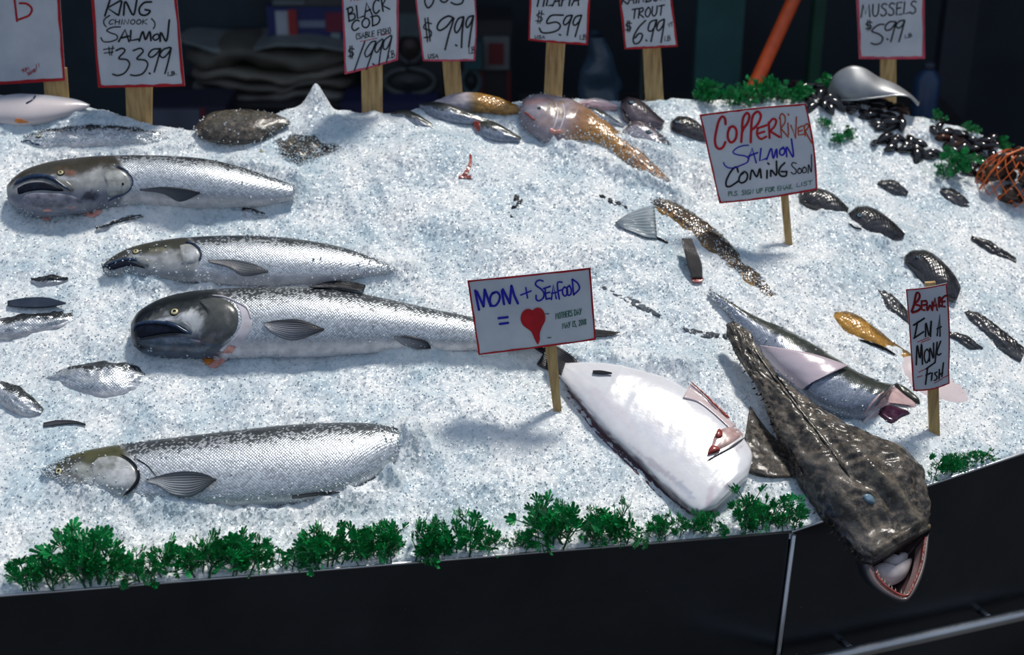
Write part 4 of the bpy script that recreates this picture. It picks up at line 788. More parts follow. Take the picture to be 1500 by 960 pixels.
fl2 = Fish('flounder', 'dark mottled flatfish half covered by ice below the ice peak', 'fish', [(362, 214, 364, 222), (385, 200, 385, 232), (420, 192, 425, 246), (460, 196, 462, 250), (495, 210, 492, 238), (512, 220, 510, 228)], expose=.0055, bf=.2, m=M['monk'], colf=FLc, N=80, Mr=60, noise=.0045)
fl2.eye(383, 222, .004); 
# fillet edge, tail tips and dark bits
def patch(name, label, cat, h_, bands):
    p, _ = hit(*h_); r = empty(name, p, label, cat); sv = f4.root; f4.root = r; tv = f4.trees; f4.trees = []
    for (nm, a, b, m, kw) in bands: f4.band(nm, a, b, M[m], **kw)
    f4.root = sv; f4.trees = tv; return r
patch('fish_fillet', 'thin red cut edge of a fillet under ice in the upper middle', 'fish fillet', (684, 245), [('cut_edge', [(688, 226), (687, 238), (683, 248), (676, 258)], [(691, 228), (691, 240), (688, 250), (682, 261)], 'redf', dict(lift=.002)), ('cut_corner', [(672, 258), (682, 258), (690, 258)], [(672, 262), (682, 262), (690, 263)], 'redf', dict(lift=.002))])
patch('fish_tail', 'frayed dark tail fin sticking up from the ice right of the heart sign', 'fish tail', (1018, 412), [('tail_fin', [(1028, 412), (1026, 396), (1016, 378), (1010, 367)], [(1013, 412), (1006, 398), (1000, 382), (995, 367)], 'fin', dict(lift=.008, tiplift=.022, rays=.0012, c0=(.09, .08, .075), c1=(.10, .09, .08), thick=.002)), ('tail_stub', [(1012, 410), (1020, 408), (1030, 411)], [(1014, 416), (1022, 417), (1030, 414)], 'redf', dict(lift=.006))])
patch('fish_tail', 'dark striped tail strip showing through ice left of the monkfish tail', 'fish tail', (1030, 489), [('tail_fin', [(1000, 481), (1025, 485), (1050, 488), (1072, 493)], [(1004, 486), (1025, 494), (1050, 496), (1070, 498)], 'fin', dict(rag=.004, lift=.001, rays=.001, k=7, n=30, c0=(.10, .11, .13), c1=(.16, .18, .22)))])
patch('fish_tail', 'thin dark striped strip under ice right of the heart sign top corner', 'fish tail', (940, 448), [('tail_fin', [(878, 418), (905, 430), (935, 442), (968, 464)], [(878, 420), (903, 434), (931, 450), (966, 466)], 'fin', dict(rag=.004, lift=.001, rays=.001, k=5, n=40, c0=(.16, .19, .22), c1=(.20, .24, .28)))])
patch('fish_tail', 'small black mark of a buried tail above the heart sign', 'fish tail', (757, 297), [('tail_fin', [(755, 284), (752, 294), (749, 306), (747, 318)], [(765, 286), (766, 296), (760, 308), (752, 320)], 'fin', dict(rag=.004, lift=.001, rays=.002, k=7, c0=(.03, .035, .045), c1=(.05, .06, .07)))])
patch('fish_tail', 'dark line of a buried fish back above the striped side fin', 'fish tail', (905, 298), [('tail_fin', [(878, 285), (895, 292), (912, 300), (926, 306)], [(878, 288), (893, 297), (910, 304), (926, 307)], 'fin', dict(rag=.004, lift=.001, rays=.001, k=5, c0=(.06, .07, .08), c1=(.08, .09, .1)))])

for i_, (f_, n_) in enumerate(((f1, 900), (f2, 1300), (f3, 1500), (f4, 1700), (f6, 700), (lc, 600), (y1, 500), (bg_, 900), (tr, 300), (fl1, 300), (fl2, 900))): frost(f_, n_, 300+i_)
# ------------------------------------------------------------------ hand-lettered signs on stakes
G = {'A': (.8, [[(0, 0), (.42, 1), (.75, 0)], [(.15, .36), (.7, .42)]]), 'B': (.75, [[(.05, 0), (.12, 1)], [(.0, .95), (.5, 1), (.55, .7), (.15, .53), (.65, .45), (.62, .1), (0, 0)]]),
 'C': (.75, [[(.7, .85), (.5, 1), (.15, .75), (.02, .3), (.2, 0), (.6, .15)]]), 'D': (.8, [[(.05, 0), (.12, 1)], [(0, .97), (.55, .9), (.72, .5), (.5, .1), (.02, 0)]]),
 'E': (.65, [[(.6, .98), (.08, 1), (.05, 0), (.6, .02)], [(.05, .52), (.5, .55)]]), 'F': (.6, [[(.65, 1), (.08, .97), (.05, 0)], [(.05, .5), (.5, .55)]]), 'G': (.8, [[(.7, .9), (.4, 1), (.05, .5), (.25, 0), (.65, .1), (.68, .45), (.4, .45)]]),
 'H': (.75, [[(.05, 1), (.05, 0)], [(.65, 1), (.62, 0)], [(.05, .5), (.65, .55)]]), 'I': (.3, [[(.15, 1), (.12, 0)]]), 'K': (.7, [[(.08, 1), (.05, 0)], [(.65, 1), (.08, .45), (.7, 0)]]), 'L': (.6, [[(.12, 1), (.03, .03), (.6, .08)]]),
 'M': (1.0, [[(.0, 0), (.15, 1), (.42, .25), (.75, 1), (.9, 0)]]), 'N': (.8, [[(.02, 0), (.08, 1), (.62, 0), (.7, 1)]]), 'O': (.75, [[(.4, 1), (.08, .65), (.1, .2), (.4, 0), (.68, .35), (.62, .8), (.35, 1)]]),
 'P': (.65, [[(.05, 0), (.1, 1)], [(0, .92), (.5, 1), (.58, .7), (.1, .45)]]), 'R': (.72, [[(.05, 0), (.1, 1)], [(0, .92), (.5, 1), (.56, .7), (.1, .5), (.7, 0)]]), 'S': (.68, [[(.62, .9), (.3, 1), (.08, .75), (.5, .45), (.55, .12), (.2, 0), (0, .15)]]),
 'T': (.7, [[(0, .95), (.7, 1)], [(.36, .97), (.3, 0)]]), 'U': (.75, [[(.05, 1), (.08, .2), (.35, 0), (.6, .25), (.65, 1)]]), 'V': (.7, [[(0, 1), (.3, 0), (.68, 1)]]), 'W': (1.0, [[(0, 1), (.2, 0), (.48, .7), (.68, 0), (.95, 1)]]), 'Y': (.7, [[(0, 1), (.32, .5)], [(.68, 1), (.2, 0)]]),
 '0': (.65, [[(.35, 1), (.05, .6), (.15, .05), (.5, .2), (.55, .8), (.3, 1)]]), '1': (.35, [[(.2, 1), (.12, 0)]]), '2': (.65, [[(.05, .8), (.35, 1), (.55, .7), (.05, 0), (.6, .05)]]), '3': (.62, [[(.05, .95), (.5, 1), (.2, .6), (.55, .35), (.4, 0), (0, .05)]]),
 '5': (.7, [[(.65, 1), (.2, .95), (.12, .6), (.55, .5), (.55, .15), (.25, -.02), (0, .12)]]), '6': (.65, [[(.5, 1), (.1, .5), (.08, .1), (.35, 0), (.55, .25), (.3, .45), (.08, .25)]]), '8': (.6, [[(.5, .85), (.25, 1), (.08, .75), (.5, .3), (.3, 0), (.03, .2), (.5, .85)]]),
 '9': (.68, [[(.58, .85), (.35, 1), (.06, .75), (.2, .48), (.5, .65), (.62, .95), (.45, 0)]]), '$': (.8, [[(.7, .72), (.35, .8), (.15, .6), (.6, .42), (.55, .2), (.1, .2)], [(.3, 1), (.3, 0)], [(.5, 1), (.48, 0)]]), '.': (.3, [[(.1, .02), (.16, .05)]]), ',': (.3, [[(.14, .05), (.05, -.15)]]),
 '(': (.35, [[(.3, 1.1), (.05, .5), (.2, -.1)]]), ')': (.35, [[(.1, 1.1), (.28, .5), (.05, -.1)]]), '!': (.3, [[(.2, 1), (.12, .3)], [(.1, .02), (.13, .06)]]), '#': (.8, [[(.3, 1), (.25, 0)], [(.6, 1), (.5, 0)], [(.05, .65), (.8, .72)], [(0, .32), (.75, .38)]]), ' ': (.45, []), '+': (.8, [[(0, .5), (.75, .55)], [(.38, .9), (.36, .1)]]), '=': (.8, [[(0, .65), (.7, .7)], [(0, .35), (.7, .4)]])}
ROUND = set('BCDGOPRSU02356890$()J')
class Sign:
    def __init__(s, label, quad, stake, border='red', bw=2.6, base=None, bend=.004, group=None, yofs=0.0, tilt=0.0, extra=None, name='price_sign'):
        # stake: (u, v) top-left, top-right, bottom-right, bottom-left pixels; base point on the ice fixes the depth
        bx, by = base or ((stake[2][0]+stake[3][0])/2, (stake[2][1]+stake[3][1])/2)
        p, _ = hit(bx, by); p = p+np.array([0, yofs, 0]); s.p0 = p; s.n = unit([0, -1, tilt])
        s.root = empty(name, p, label, 'sign', group); s.bend = bend
        Q = [np.array(q, float) for q in quad]; s.Q = Q
        c = sum(Q)/4; s.u0 = min(q[0] for q in Q); s.u1 = max(q[0] for q in Q)
        nu, nv = 15, 9; V = []
        for off in (0, -.0012):
            for i in range(nu):
                for j in range(nv):
                    a, b = i/(nu-1), j/(nv-1); q = (Q[0]*(1-a)+Q[1]*a)*(1-b)+(Q[3]*(1-a)+Q[2]*a)*b
                    if extra: q = q+np.array(extra(a, b))
                    V.append(s.P(q, off))
        g = grid_faces(nu, nv); k = nu*nv; Fc = [tuple(f) for f in g]+[tuple(f[::-1]+k) for f in g]
        rim = [i*nv for i in range(nu)]+[(nu-1)*nv+j for j in range(1, nv)]+[i*nv+nv-1 for i in range(nu-2, -1, -1)]+[j for j in range(nv-2, 0, -1)]
        Fc += [(rim[i], rim[(i+1) % len(rim)], rim[(i+1) % len(rim)]+k, rim[i]+k) for i in range(len(rim))]
        obj('card', V, Fc, M['card'], s.root, False)
        # marker border: along the rim, a flat frame
        qs = [(Q[0]*(1-a)+Q[1]*a, a, 0) for a in np.linspace(0, 1, 15)]+[(Q[1]*(1-b)+Q[2]*b, 1, b) for b in np.linspace(0, 1, 9)[1:]]+[(Q[2]*(1-a)+Q[3]*a, 1-a, 1) for a in np.linspace(0, 1, 15)[1:]]+[(Q[3]*(1-b)+Q[0]*b, 0, 1-b) for b in np.linspace(0, 1, 9)[1:-1]]
        mb = []; rn = np.random.RandomState(int(bx))
        if extra: qs = [(q+np.array(extra(a, b)), a, b) for q, a, b in qs]
        for q, a, b in qs:
            w = bw*(.8+.5*rn.rand()); i_ = q+np.array([np.sign(.5-a)*w*(1 if a in (0, 1) else 0), np.sign(.5-b)*w*(1 if b in (0, 1) else 0)])
            mb += [s.P(q, .0006), s.P(i_, .0006)]
        n_ = len(qs); obj('border', mb, [(2*i, 2*((i+1) % n_), 2*((i+1) % n_)+1, 2*i+1) for i in range(n_)], M[border], s.root)
        # wooden stake behind the card
        A = on_plane(stake, s.p0-s.n*.004, s.n); A[2:] += (A[2:]-A[[1, 0]])/np.linalg.norm(A[2]-A[1])*.04
        B_ = A-s.n*.007; V = np.vstack([A, B_]); obj('stake', V, [(0, 3, 2, 1), (4, 5, 6, 7), (0, 1, 5, 4), (1, 2, 6, 5), (2, 3, 7, 6), (3, 0, 4, 7)], M['wood'], s.root)
        s.ink = {}
    def P(s, q, off=0.0):
        a = (q[0]-s.u0)/(s.u1-s.u0+1e-9); return on_plane([q], s.p0, s.n)[0]+s.n*(off+s.bend*math.sin(math.pi*min(1, max(0, a))))
    def stroke(s, pts, w, m='black', smooth=True, lay=.0009):
        pts = np.array(pts, float)
        if len(pts) > 2 and smooth: pts = catmull(pts, 5*(len(pts)-1)+1)
        mb = s.ink.setdefault(m, MB()); d = np.gradient(pts, axis=0); d /= np.linalg.norm(d, axis=1)[:, None]+1e-9
        nn = np.stack([-d[:, 1], d[:, 0]], -1)*w/2; n = len(pts)
        V = [s.P(p, lay) for p in pts+nn]+[s.P(p, lay) for p in pts-nn]
        mb.add(V, [(i, i+1, n+i+1, n+i) for i in range(n-1)])
        for e_ in (pts[0], pts[-1]):
            mb.add([s.P(e_+np.array([math.cos(t), math.sin(t)])*w/2, lay) for t in np.linspace(0, 2*math.pi, 9)[:-1]], [tuple(range(8))])
    def trace(s, o, k, strokes, w, m='black', smooth=True):
        for st in strokes: s.stroke([(o[0]+x*k, o[1]+y*k) for x, y in st], w, m, smooth and len(st) > 3)
    def text(s, t, a, b, h, w, m='black', slant=.12):
        a = np.array(a, float); b = np.array(b, float); d = b-a; L = np.linalg.norm(d); d /= L; up = np.array([d[1], -d[0]])
        tot = sum(G[c][0]+.12 for c in t)-.12; sx = L/tot; x = 0
        for c in t:
            for st in G[c][1]:
                s.stroke([a+d*((x+px_)*sx+slant*py_*h)+up*py_*h for px_, py_ in st], w, m, c in ROUND)
            x += G[c][0]+.12
    def done(s):
        for k_, mb in s.ink.items(): o = mb.build('lettering', M[k_], s.root)
def Z(*a): return a
# MOM + SEAFOOD
s = Sign('white sign with blue lettering and a red heart, on a short stake', [(684.5, 411), (865, 392), (873, 498), (701, 520)], [(795, 480), (813, 478), (823, 608), (812, 612)], bw=2.4, bend=.002, name='heart_sign', tilt=.06, base=(817, 606))
o, k = (675, 380), .14
s.trace(o, k, [[(150, 325), (170, 430), (190, 525)], [(168, 335), (238, 490)], [(238, 490), (250, 315)], [(250, 315), (312, 485)], [(430, 325), (452, 465)], [(440, 310), (512, 455)], [(512, 455), (530, 272)], [(530, 272), (562, 380), (597, 455)]], 3.6, 'blue')
s.trace(o, k, [[(330, 350), (380, 340), (408, 380), (395, 440), (360, 480), (320, 478), (306, 430), (318, 370), (350, 345)]], 3.2, 'blue')
s.trace(o, k, [[(628, 368), (735, 325)], [(680, 290), (698, 400)]], 2.2, 'blue')
s.trace(o, k, [[(860, 222), (820, 212), (785, 235), (785, 265), (845, 310), (870, 350), (860, 400), (820, 428), (790, 415), (788, 372)], [(882, 295), (885, 350), (893, 410)], [(865, 300), (935, 278)], [(885, 352), (932, 338)], [(893, 410), (938, 402)], [(948, 415), (968, 262), (998, 405)], [(950, 352), (1000, 340)], [(1060, 235), (1015, 235), (1012, 300), (1030, 410)], [(1020, 325), (1060, 315)],
    [(1082, 285), (1108, 300), (1115, 350), (1092, 380), (1068, 360), (1066, 310), (1085, 285)], [(1135, 270), (1155, 310), (1150, 360), (1125, 372), (1108, 330), (1118, 285), (1138, 270)], [(1165, 205), (1180, 368)], [(1168, 205), (1225, 250), (1240, 305), (1180, 368)]], 2.4, 'blue')
s.trace(o, k, [[(395, 612), (490, 600)], [(408, 672), (495, 660)]], 3.4, 'blue')
H = [(750, 528), (715, 512), (670, 522), (635, 565), (625, 620), (645, 675), (690, 715), (735, 750), (760, 800), (785, 855), (805, 885), (826, 840), (826, 770), (848, 705), (880, 640), (884, 590), (865, 535), (830, 502), (790, 500), (765, 515)]
Hp = [(o[0]+x*k, o[1]+y*k) for x, y in H]; hc = np.mean(Hp, 0); Hc = catmull(np.vstack([Hp, Hp[:1]]), 61)[:-1]
obj('heart', [s.P(hc, .0012)]+[s.P(p, .0012) for p in Hc], [(0, 1+(j+1) % 60, 1+j) for j in range(60)], M['red'], s.root)
s.text('MOTHERS DAY', (814, 467), (852, 460), 8.5, 1.0, 'green'); s.text('MAY 13, 2018', (824, 481), (859, 475), 8, 1.0, 'green')
for a, b in (((799, 459), (804, 459)), ((802, 494), (807, 494))): s.stroke([a, b], 1.2, 'black')
s.done()
# COPPER RIVER
s = Sign('large white sign with red, blue and black lettering on a thin stake', [(1024.5, 168), (1180, 151), (1197.5, 278), (1053, 297)], [(1142, 262), (1153, 261), (1161, 361), (1151, 361)], bw=2.4, bend=.010, name='coming_soon_sign', tilt=.08, extra=lambda a, b: (4*math.sin(math.pi*b)*a, -3.0*math.sin(math.pi*a)*(1-b)+3.0*math.sin(math.pi*a)*b*.3))
o, k = (1015, 145), .13333
s.trace(o, k, [[(352, 268), (345, 205), (315, 185), (280, 235), (255, 330), (238, 440), (250, 515), (285, 542), (325, 520), (350, 465)], [(390, 310), (430, 290), (465, 320), (470, 390), (445, 450), (405, 465), (378, 420), (380, 350), (400, 305)], [(535, 290), (522, 460)], [(530, 300), (545, 190), (585, 140), (610, 170), (590, 250), (550, 310), (535, 345)], [(632, 260), (625, 462)], [(628, 290), (650, 170), (700, 125), (735, 165), (715, 240), (670, 300), (635, 325)]], 3.6, 'red')
s.trace(o, k, [[(700, 310), (695, 380), (735, 425), (795, 400)], [(700, 308), (800, 275)], [(710, 365), (775, 345)], [(822, 245), (832, 415)], [(820, 262), (870, 205), (905, 225), (885, 290), (835, 340)], [(835, 340), (940, 405)]], 3.2, 'red')
s.trace(o, k, [[(950, 200), (962, 415)], [(940, 200), (965, 150), (1000, 180), (1000, 250), (955, 312)], [(955, 312), (1040, 410)], [(1035, 255), (1042, 385)], [(1035, 155), (1045, 168)], [(1068, 280), (1120, 428), (1130, 190)], [(1150, 310), (1152, 390), (1215, 382)], [(1150, 310), (1200, 290)], [(1155, 350), (1198, 338)], [(1218, 290), (1228, 402)], [(1215, 295), (1250, 268), (1268, 300), (1228, 350)], [(1228, 350), (1302, 478)]], 2.0, 'orange')
s.trace(o, k, [[(600, 495), (540, 500), (470, 530), (432, 575), (480, 600), (570, 615), (600, 645), (590, 680), (520, 715), (440, 745), (380, 745), (345, 720), (330, 690)]], 1.8, 'blue')
s.trace(o, k, [[(595, 670), (640, 525), (685, 685)], [(600, 615), (700, 575)], [(738, 530), (722, 665), (795, 640)], [(800, 650), (850, 530), (872, 640), (908, 535), (915, 630)], [(955, 540), (990, 530), (1000, 570), (975, 605), (945, 590), (950, 545), (985, 518)], [(1022, 625), (1020, 515), (1095, 630), (1075, 430)]], 2.4, 'blue')
s.trace(o, k, [[(488, 790), (470, 735), (430, 760), (385, 830), (358, 900), (362, 948), (400, 950), (490, 890)], [(520, 810), (560, 785), (590, 820), (575, 880), (530, 908), (498, 890), (510, 830), (545, 800)], [(618, 868), (640, 765), (690, 840), (725, 750), (740, 850)], [(805, 770), (802, 855)], [(812, 690), (825, 702)], [(845, 835), (848, 765), (905, 825), (908, 670)], [(1000, 690), (950, 740), (935, 800), (965, 835), (1015, 830), (1020, 785)], [(960, 785), (1025, 788)]], 2.7, 'black')
s.trace(o, k, [[(1130, 700), (1090, 690), (1078, 720), (1125, 770), (1125, 805), (1095, 815), (1072, 795)], [(1150, 765), (1180, 760), (1185, 800), (1155, 810), (1145, 780), (1165, 750)], [(1205, 750), (1235, 750), (1240, 795), (1210, 805), (1198, 770), (1220, 740)], [(1262, 810), (1268, 715), (1298, 805), (1300, 610)]], 1.6, 'black')
s.text('PLS. SIGN UP FOR EMAIL', (1066, 286), (1160, 275), 6.5, 1.0, 'green'); s.text('LIST', (1166, 273), (1190, 269.5), 5.5, .9, 'green')
s.done()
# BEWARE I'M A MONK FISH
s = Sign('tall narrow white sign with black lettering and red underlines, on a stake at the right', [(1327, 424), (1386.5, 414.5), (1391, 562), (1338, 572)], [(1356, 415), (1371, 414), (1377, 636), (1362, 641)], bw=1.8, bend=.005, name='monkfish_sign', tilt=.04, extra=lambda a, b: (3.0*math.sin(math.pi*min(1, b*1.15))*(.2+.8*a)-1.0*(1-a)*b, 2.0*math.sin(math.pi*a)*b))
o, k = (1300, 400), .0802
for col_, dxy, w_ in (('red', (.6, .9), 2.6), ('black', (0, 0), 2.4)):
    oo = (o[0]+dxy[0], o[1]+dxy[1])
    s.trace(oo, k, [[(430, 690), (470, 560), (495, 420), (520, 345), (555, 340), (570, 400), (540, 480), (480, 545), (570, 575), (590, 610), (530, 670), (440, 705)]], w_, col_)
    s.trace(oo, k, [[(608, 490), (690, 480)], [(605, 490), (605, 645), (660, 650)], [(600, 570), (680, 550)], [(700, 500), (705, 655), (760, 560), (790, 650), (800, 500)], [(800, 650), (850, 430), (890, 655)], [(805, 580), (880, 560)], [(918, 430), (922, 600)], [(915, 440), (950, 420), (950, 490), (920, 530)], [(920, 530), (965, 592)], [(985, 450), (985, 590), (1040, 600)], [(982, 450), (1035, 405), (1085, 402)], [(982, 520), (1040, 500)]], w_*.85, col_)
o, k = (1300, 470), .1146
s.trace((1300, 400), .0802, [[(470, 940), (655, 805)]], 2.6)
s.trace(o, k, [[(375, 5), (340, 200)], [(330, 215), (450, 125)], [(475, 185), (480, 10), (522, 175), (548, -20), (538, 185)], [(625, 175), (660, -95), (664, 185)], [(625, 90), (680, 65)], [(360, 550), (372, 300), (405, 470), (425, 280), (437, 540)], [(525, 500), (532, 330), (575, 465), (578, 270)], [(598, 510), (625, 260)], [(672, 250), (622, 390), (640, 425), (675, 410)], [(600, 515), (480, 600)], [(500, 590), (475, 795)], [(480, 680), (540, 650)], [(560, 650), (550, 745)], [(655, 610), (650, 730)], [(710, 530), (688, 700)], [(652, 680), (700, 655)]], 2.3)
s.trace(o, k, [[(490, 345), (520, 380), (520, 460), (485, 522), (460, 460), (470, 370), (500, 345)], [(622, 640), (592, 660), (622, 700), (615, 735), (588, 745)]], 2.0)
s.trace(o, k, [[(375, 260), (515, 195)], [(425, 262), (535, 215)], [(390, 645), (470, 600)], [(370, 710), (435, 685)], [(590, 780), (690, 735)], [(690, 725), (770, 695)]], 1.0, 'red')
s.done()
# row of price signs along the top
s = Sign('half-hidden white sign with red lettering at the left edge, on a broad stake', [(-70, -60), (84, -60), (96, 118), (-58, 126)], [(62, 100), (97, 100), (100, 146), (66, 146)], base=(80, 146), bw=4, yofs=.02)
s.trace((0, 0), .2667, [[(112, 15), (150, 18), (178, 45), (165, 80), (125, 98), (108, 104)]], 3, 'red'); s.stroke([(22, -6), (26, 30)], 3, 'red')
s.text('YUM', (34, 106), (44, 101), 5, .9, 'red'); s.text('SALMON', (42, 110), (55, 103), 4.5, .9, 'red'); s.text('!!', (54, 100), (60, 97), 6, .8, 'red'); s.done()
s = Sign('white sign offering king salmon at 33.99, black lettering, red border', [(129, -60), (254, -60), (271, 126), (144, 128)], [(183, 110), (223, 110), (222, 172), (185, 168)], base=(203, 169), bw=3.6, yofs=.02)
o, k = (0, 0), .2667
s.trace(o, k, [[(612, -20), (578, 85)], [(665, 0), (592, 42), (650, 80)], [(672, 5), (655, 80)], [(682, 80), (692, 5), (735, 80), (755, -5)]], 2.8)
s.trace(o, k, [[(835, 8), (795, 12), (768, 45), (775, 75), (805, 80), (828, 58), (800, 50)]], 2.8); s.text('CHINOOK', (160, 35), (216, 34.5), 7, 1.3)
s.trace(o, k, [[(605, 82), (575, 105), (572, 128), (585, 145)], [(835, 100), (852, 120), (853, 140), (845, 155)], [(665, 145), (620, 148), (588, 165), (610, 178), (645, 192), (645, 212), (600, 228), (568, 225), (556, 205)]], 1.8)
s.trace(o, k, [[(655, 225), (690, 160), (712, 225)], [(672, 205), (712, 195)], [(722, 165), (720, 220), (762, 212)], [(768, 222), (788, 170), (802, 215), (825, 170), (832, 220)], [(882, 225), (886, 175), (915, 225), (932, 108)]], 2.8)
s.trace(o, k, [[(850, 190), (870, 185), (875, 205), (855, 218), (842, 205), (850, 190)]], 2.4)
s.trace(o, k, [[(600, 255), (605, 300)], [(622, 250), (615, 300)], [(570, 270), (630, 262)], [(575, 290), (625, 283)]], 1.6)
s.trace(o, k, [[(640, 275), (675, 262), (690, 275), (655, 318), (700, 325), (715, 350), (690, 395), (650, 412), (622, 405)], [(735, 275), (775, 262), (790, 278), (755, 320), (800, 328), (815, 350), (790, 398), (750, 412), (720, 408)], [(882, 265), (840, 270), (818, 300), (835, 312), (870, 285), (885, 262), (865, 340), (850, 392)], [(935, 258), (900, 270), (880, 300), (898, 315), (930, 285), (942, 258), (925, 340), (908, 402)], [(822, 398), (828, 402)]], 2.4)
s.text('LB.', (246, 111), (260, 109), 5.5, 1.2); s.done()
s = Sign('white sign offering black cod, pink border, its lower right corner torn up', [(499, -50), (585, -55), (583, 88), (505, 109)], [(529, 90), (560, 85), (560, 170), (530, 170)], base=(545, 166), border='pinkm', bw=2.6, yofs=.02)
o, k = (490, 0), .1467
s.text('BLACK', (511, 31), (571, 13), 19, 2.2); s.text('COD', (516, 45), (559, 34), 14, 2.2); s.text('(SABLE FISH)', (522, 57), (573, 48), 8, 1.2); s.trace(o, k, [[(260, 410), (430, 375)], [(470, 350), (550, 330)]], 1.0, 'pinkm')
s.text('$', (509, 86), (521, 84), 18, 1.6); s.trace(o, k, [[(305, 410), (250, 560), (200, 700)], [(415, 405), (370, 415), (305, 520), (320, 565), (370, 520), (415, 410), (365, 560), (320, 690)], [(480, 385), (425, 430), (405, 500), (425, 520), (465, 460), (490, 390), (460, 530), (445, 650)], [(565, 350), (500, 400), (490, 480), (515, 490), (555, 420), (575, 355), (545, 500), (520, 620)], [(385, 630), (398, 640)]], 2.0); s.text('LB', (570, 86), (579, 83), 10, 1.1)
s.text('FRESH', (514, 1), (540, -3), 10, 1.6, 'pinkm'); s.done()
s = Sign('white sign priced 9.99 with faded pink border, on a dark leaning stake', [(603, -50), (690, -50), (696, 89), (620.5, 89)], [(646, 70), (672, 70), (679, 160), (654, 160)], base=(666, 156), border='pinkm', bw=2.4, yofs=.04, extra=lambda a, b: (5*math.sin(math.pi*b)*(a)-1*(1-a), 0))
s.trace(o, k, [[(905, -40), (905, 30), (935, 75), (975, 40), (1000, -30)], [(1050, -30), (1070, 10), (1110, 15), (1150, -30)], [(1165, 20), (1210, 40), (1270, 30), (1290, -10)]], 2.4)
s.text('$', (620, 62), (637, 58), 34, 2.0); s.trace(o, k, [[(1195, 180), (1140, 155), (1060, 200), (1025, 270), (1050, 300), (1120, 260), (1190, 175), (1140, 350), (1105, 490)], [(1290, 165), (1240, 180), (1200, 270), (1215, 325), (1260, 270), (1290, 170), (1275, 330), (1268, 470)], [(1385, 155), (1340, 170), (1312, 230), (1325, 275), (1365, 220), (1388, 155), (1360, 320), (1340, 465)], [(1210, 445), (1222, 452)]], 2.6)
s.text('USA', (627, 85), (642, 84), 6, 1.2); s.text('LB', (687, 79), (696, 77), 9, 1.1); s.done()
s = Sign('white sign offering tilapia at 5.99, red border, upright on a broad stake', [(777, -50), (867, -48), (861, 66), (774, 59)], [(801, 50), (829, 50), (822, 160), (796, 160)], base=(808, 152), bw=2.8, yofs=.03)
s.text('TILAPIA', (783, 9), (848, 7), 18, 2.4, slant=.2); s.text('$', (782, 34), (797, 34), 19, 1.4)
o, k = (760, 0), .16667
s.trace(o, k, [[(390, 128), (280, 135), (245, 200), (330, 190), (365, 220), (340, 260), (260, 285), (200, 280), (180, 245)], [(468, 130), (420, 140), (390, 195), (405, 215), (445, 180), (470, 130), (440, 220), (425, 305)], [(550, 130), (500, 145), (475, 200), (490, 220), (530, 185), (552, 130), (520, 230), (495, 318)], [(355, 298), (366, 304)]], 2.4)
s.text('USA', (783, 56), (798, 56), 4.5, 1.0); s.text('LB', (849, 58), (859, 57), 7, 1.0); s.done()
s = Sign('white sign offering trout at 6.99, red border, on a pale stake', [(902, -50), (978, -55), (993, 68), (915, 72)], [(941, 55), (967, 55), (973, 160), (946, 160)], base=(959, 150), bw=2.8, yofs=.03)
s.text('RAINBOW', (910, 6), (977, -1), 14, 2.2, slant=.2); s.text('TROUT', (925, 27), (972, 21), 14, 2.0, slant=.2); s.text('$', (915, 47), (927, 45), 16, 1.6)
s.trace(o, k, [[(1112, 175), (1050, 240), (1005, 330), (1015, 380), (1060, 365), (1085, 300), (1055, 290), (1020, 330)], [(1205, 170), (1155, 190), (1135, 260), (1160, 270), (1200, 220), (1210, 170), (1180, 270), (1160, 360)], [(1275, 165), (1230, 190), (1210, 250), (1230, 265), (1265, 220), (1280, 165), (1265, 270), (1248, 370)], [(1115, 348), (1122, 354)]], 2.4)
s.text('VT', (979, 40), (986, 38), 6, 1.0); s.text('LB', (973, 60), (982, 59), 7, 1.0); s.done()
s = Sign('bluish sign offering mussels at 5.99, smudged crimson border, far right', [(1250, -50), (1354, -52), (1355, 86), (1258, 86)], [(1290, 70), (1313, 70), (1313, 150), (1290, 150)], base=(1300, 146), border='pinkm', bw=3.4, yofs=.08, extra=lambda a, b: (3*math.sin(math.pi*b)*(1-a)*.4, 0))
s.text('BLUE', (1262, -4), (1300, -6), 12, 1.8); s.text('MUSSELS', (1261, 25), (1342, 19), 18, 1.9); s.text('$', (1266, 45), (1279, 43), 15, 1.5)
o, k = (1240, 0), .1042
s.trace(o, k, [[(520, 335), (440, 345), (350, 430), (440, 470), (500, 520), (480, 590), (400, 620), (340, 600)], [(685, 300), (600, 300), (535, 370), (550, 420), (620, 400), (690, 310), (650, 450), (615, 580)], [(810, 280), (740, 290), (690, 350), (720, 390), (780, 350), (812, 285), (770, 440), (730, 580)], [(560, 540), (575, 548)]], 2.2); s.text('LB', (1325, 56), (1336, 53), 5, 1.0); s.done()

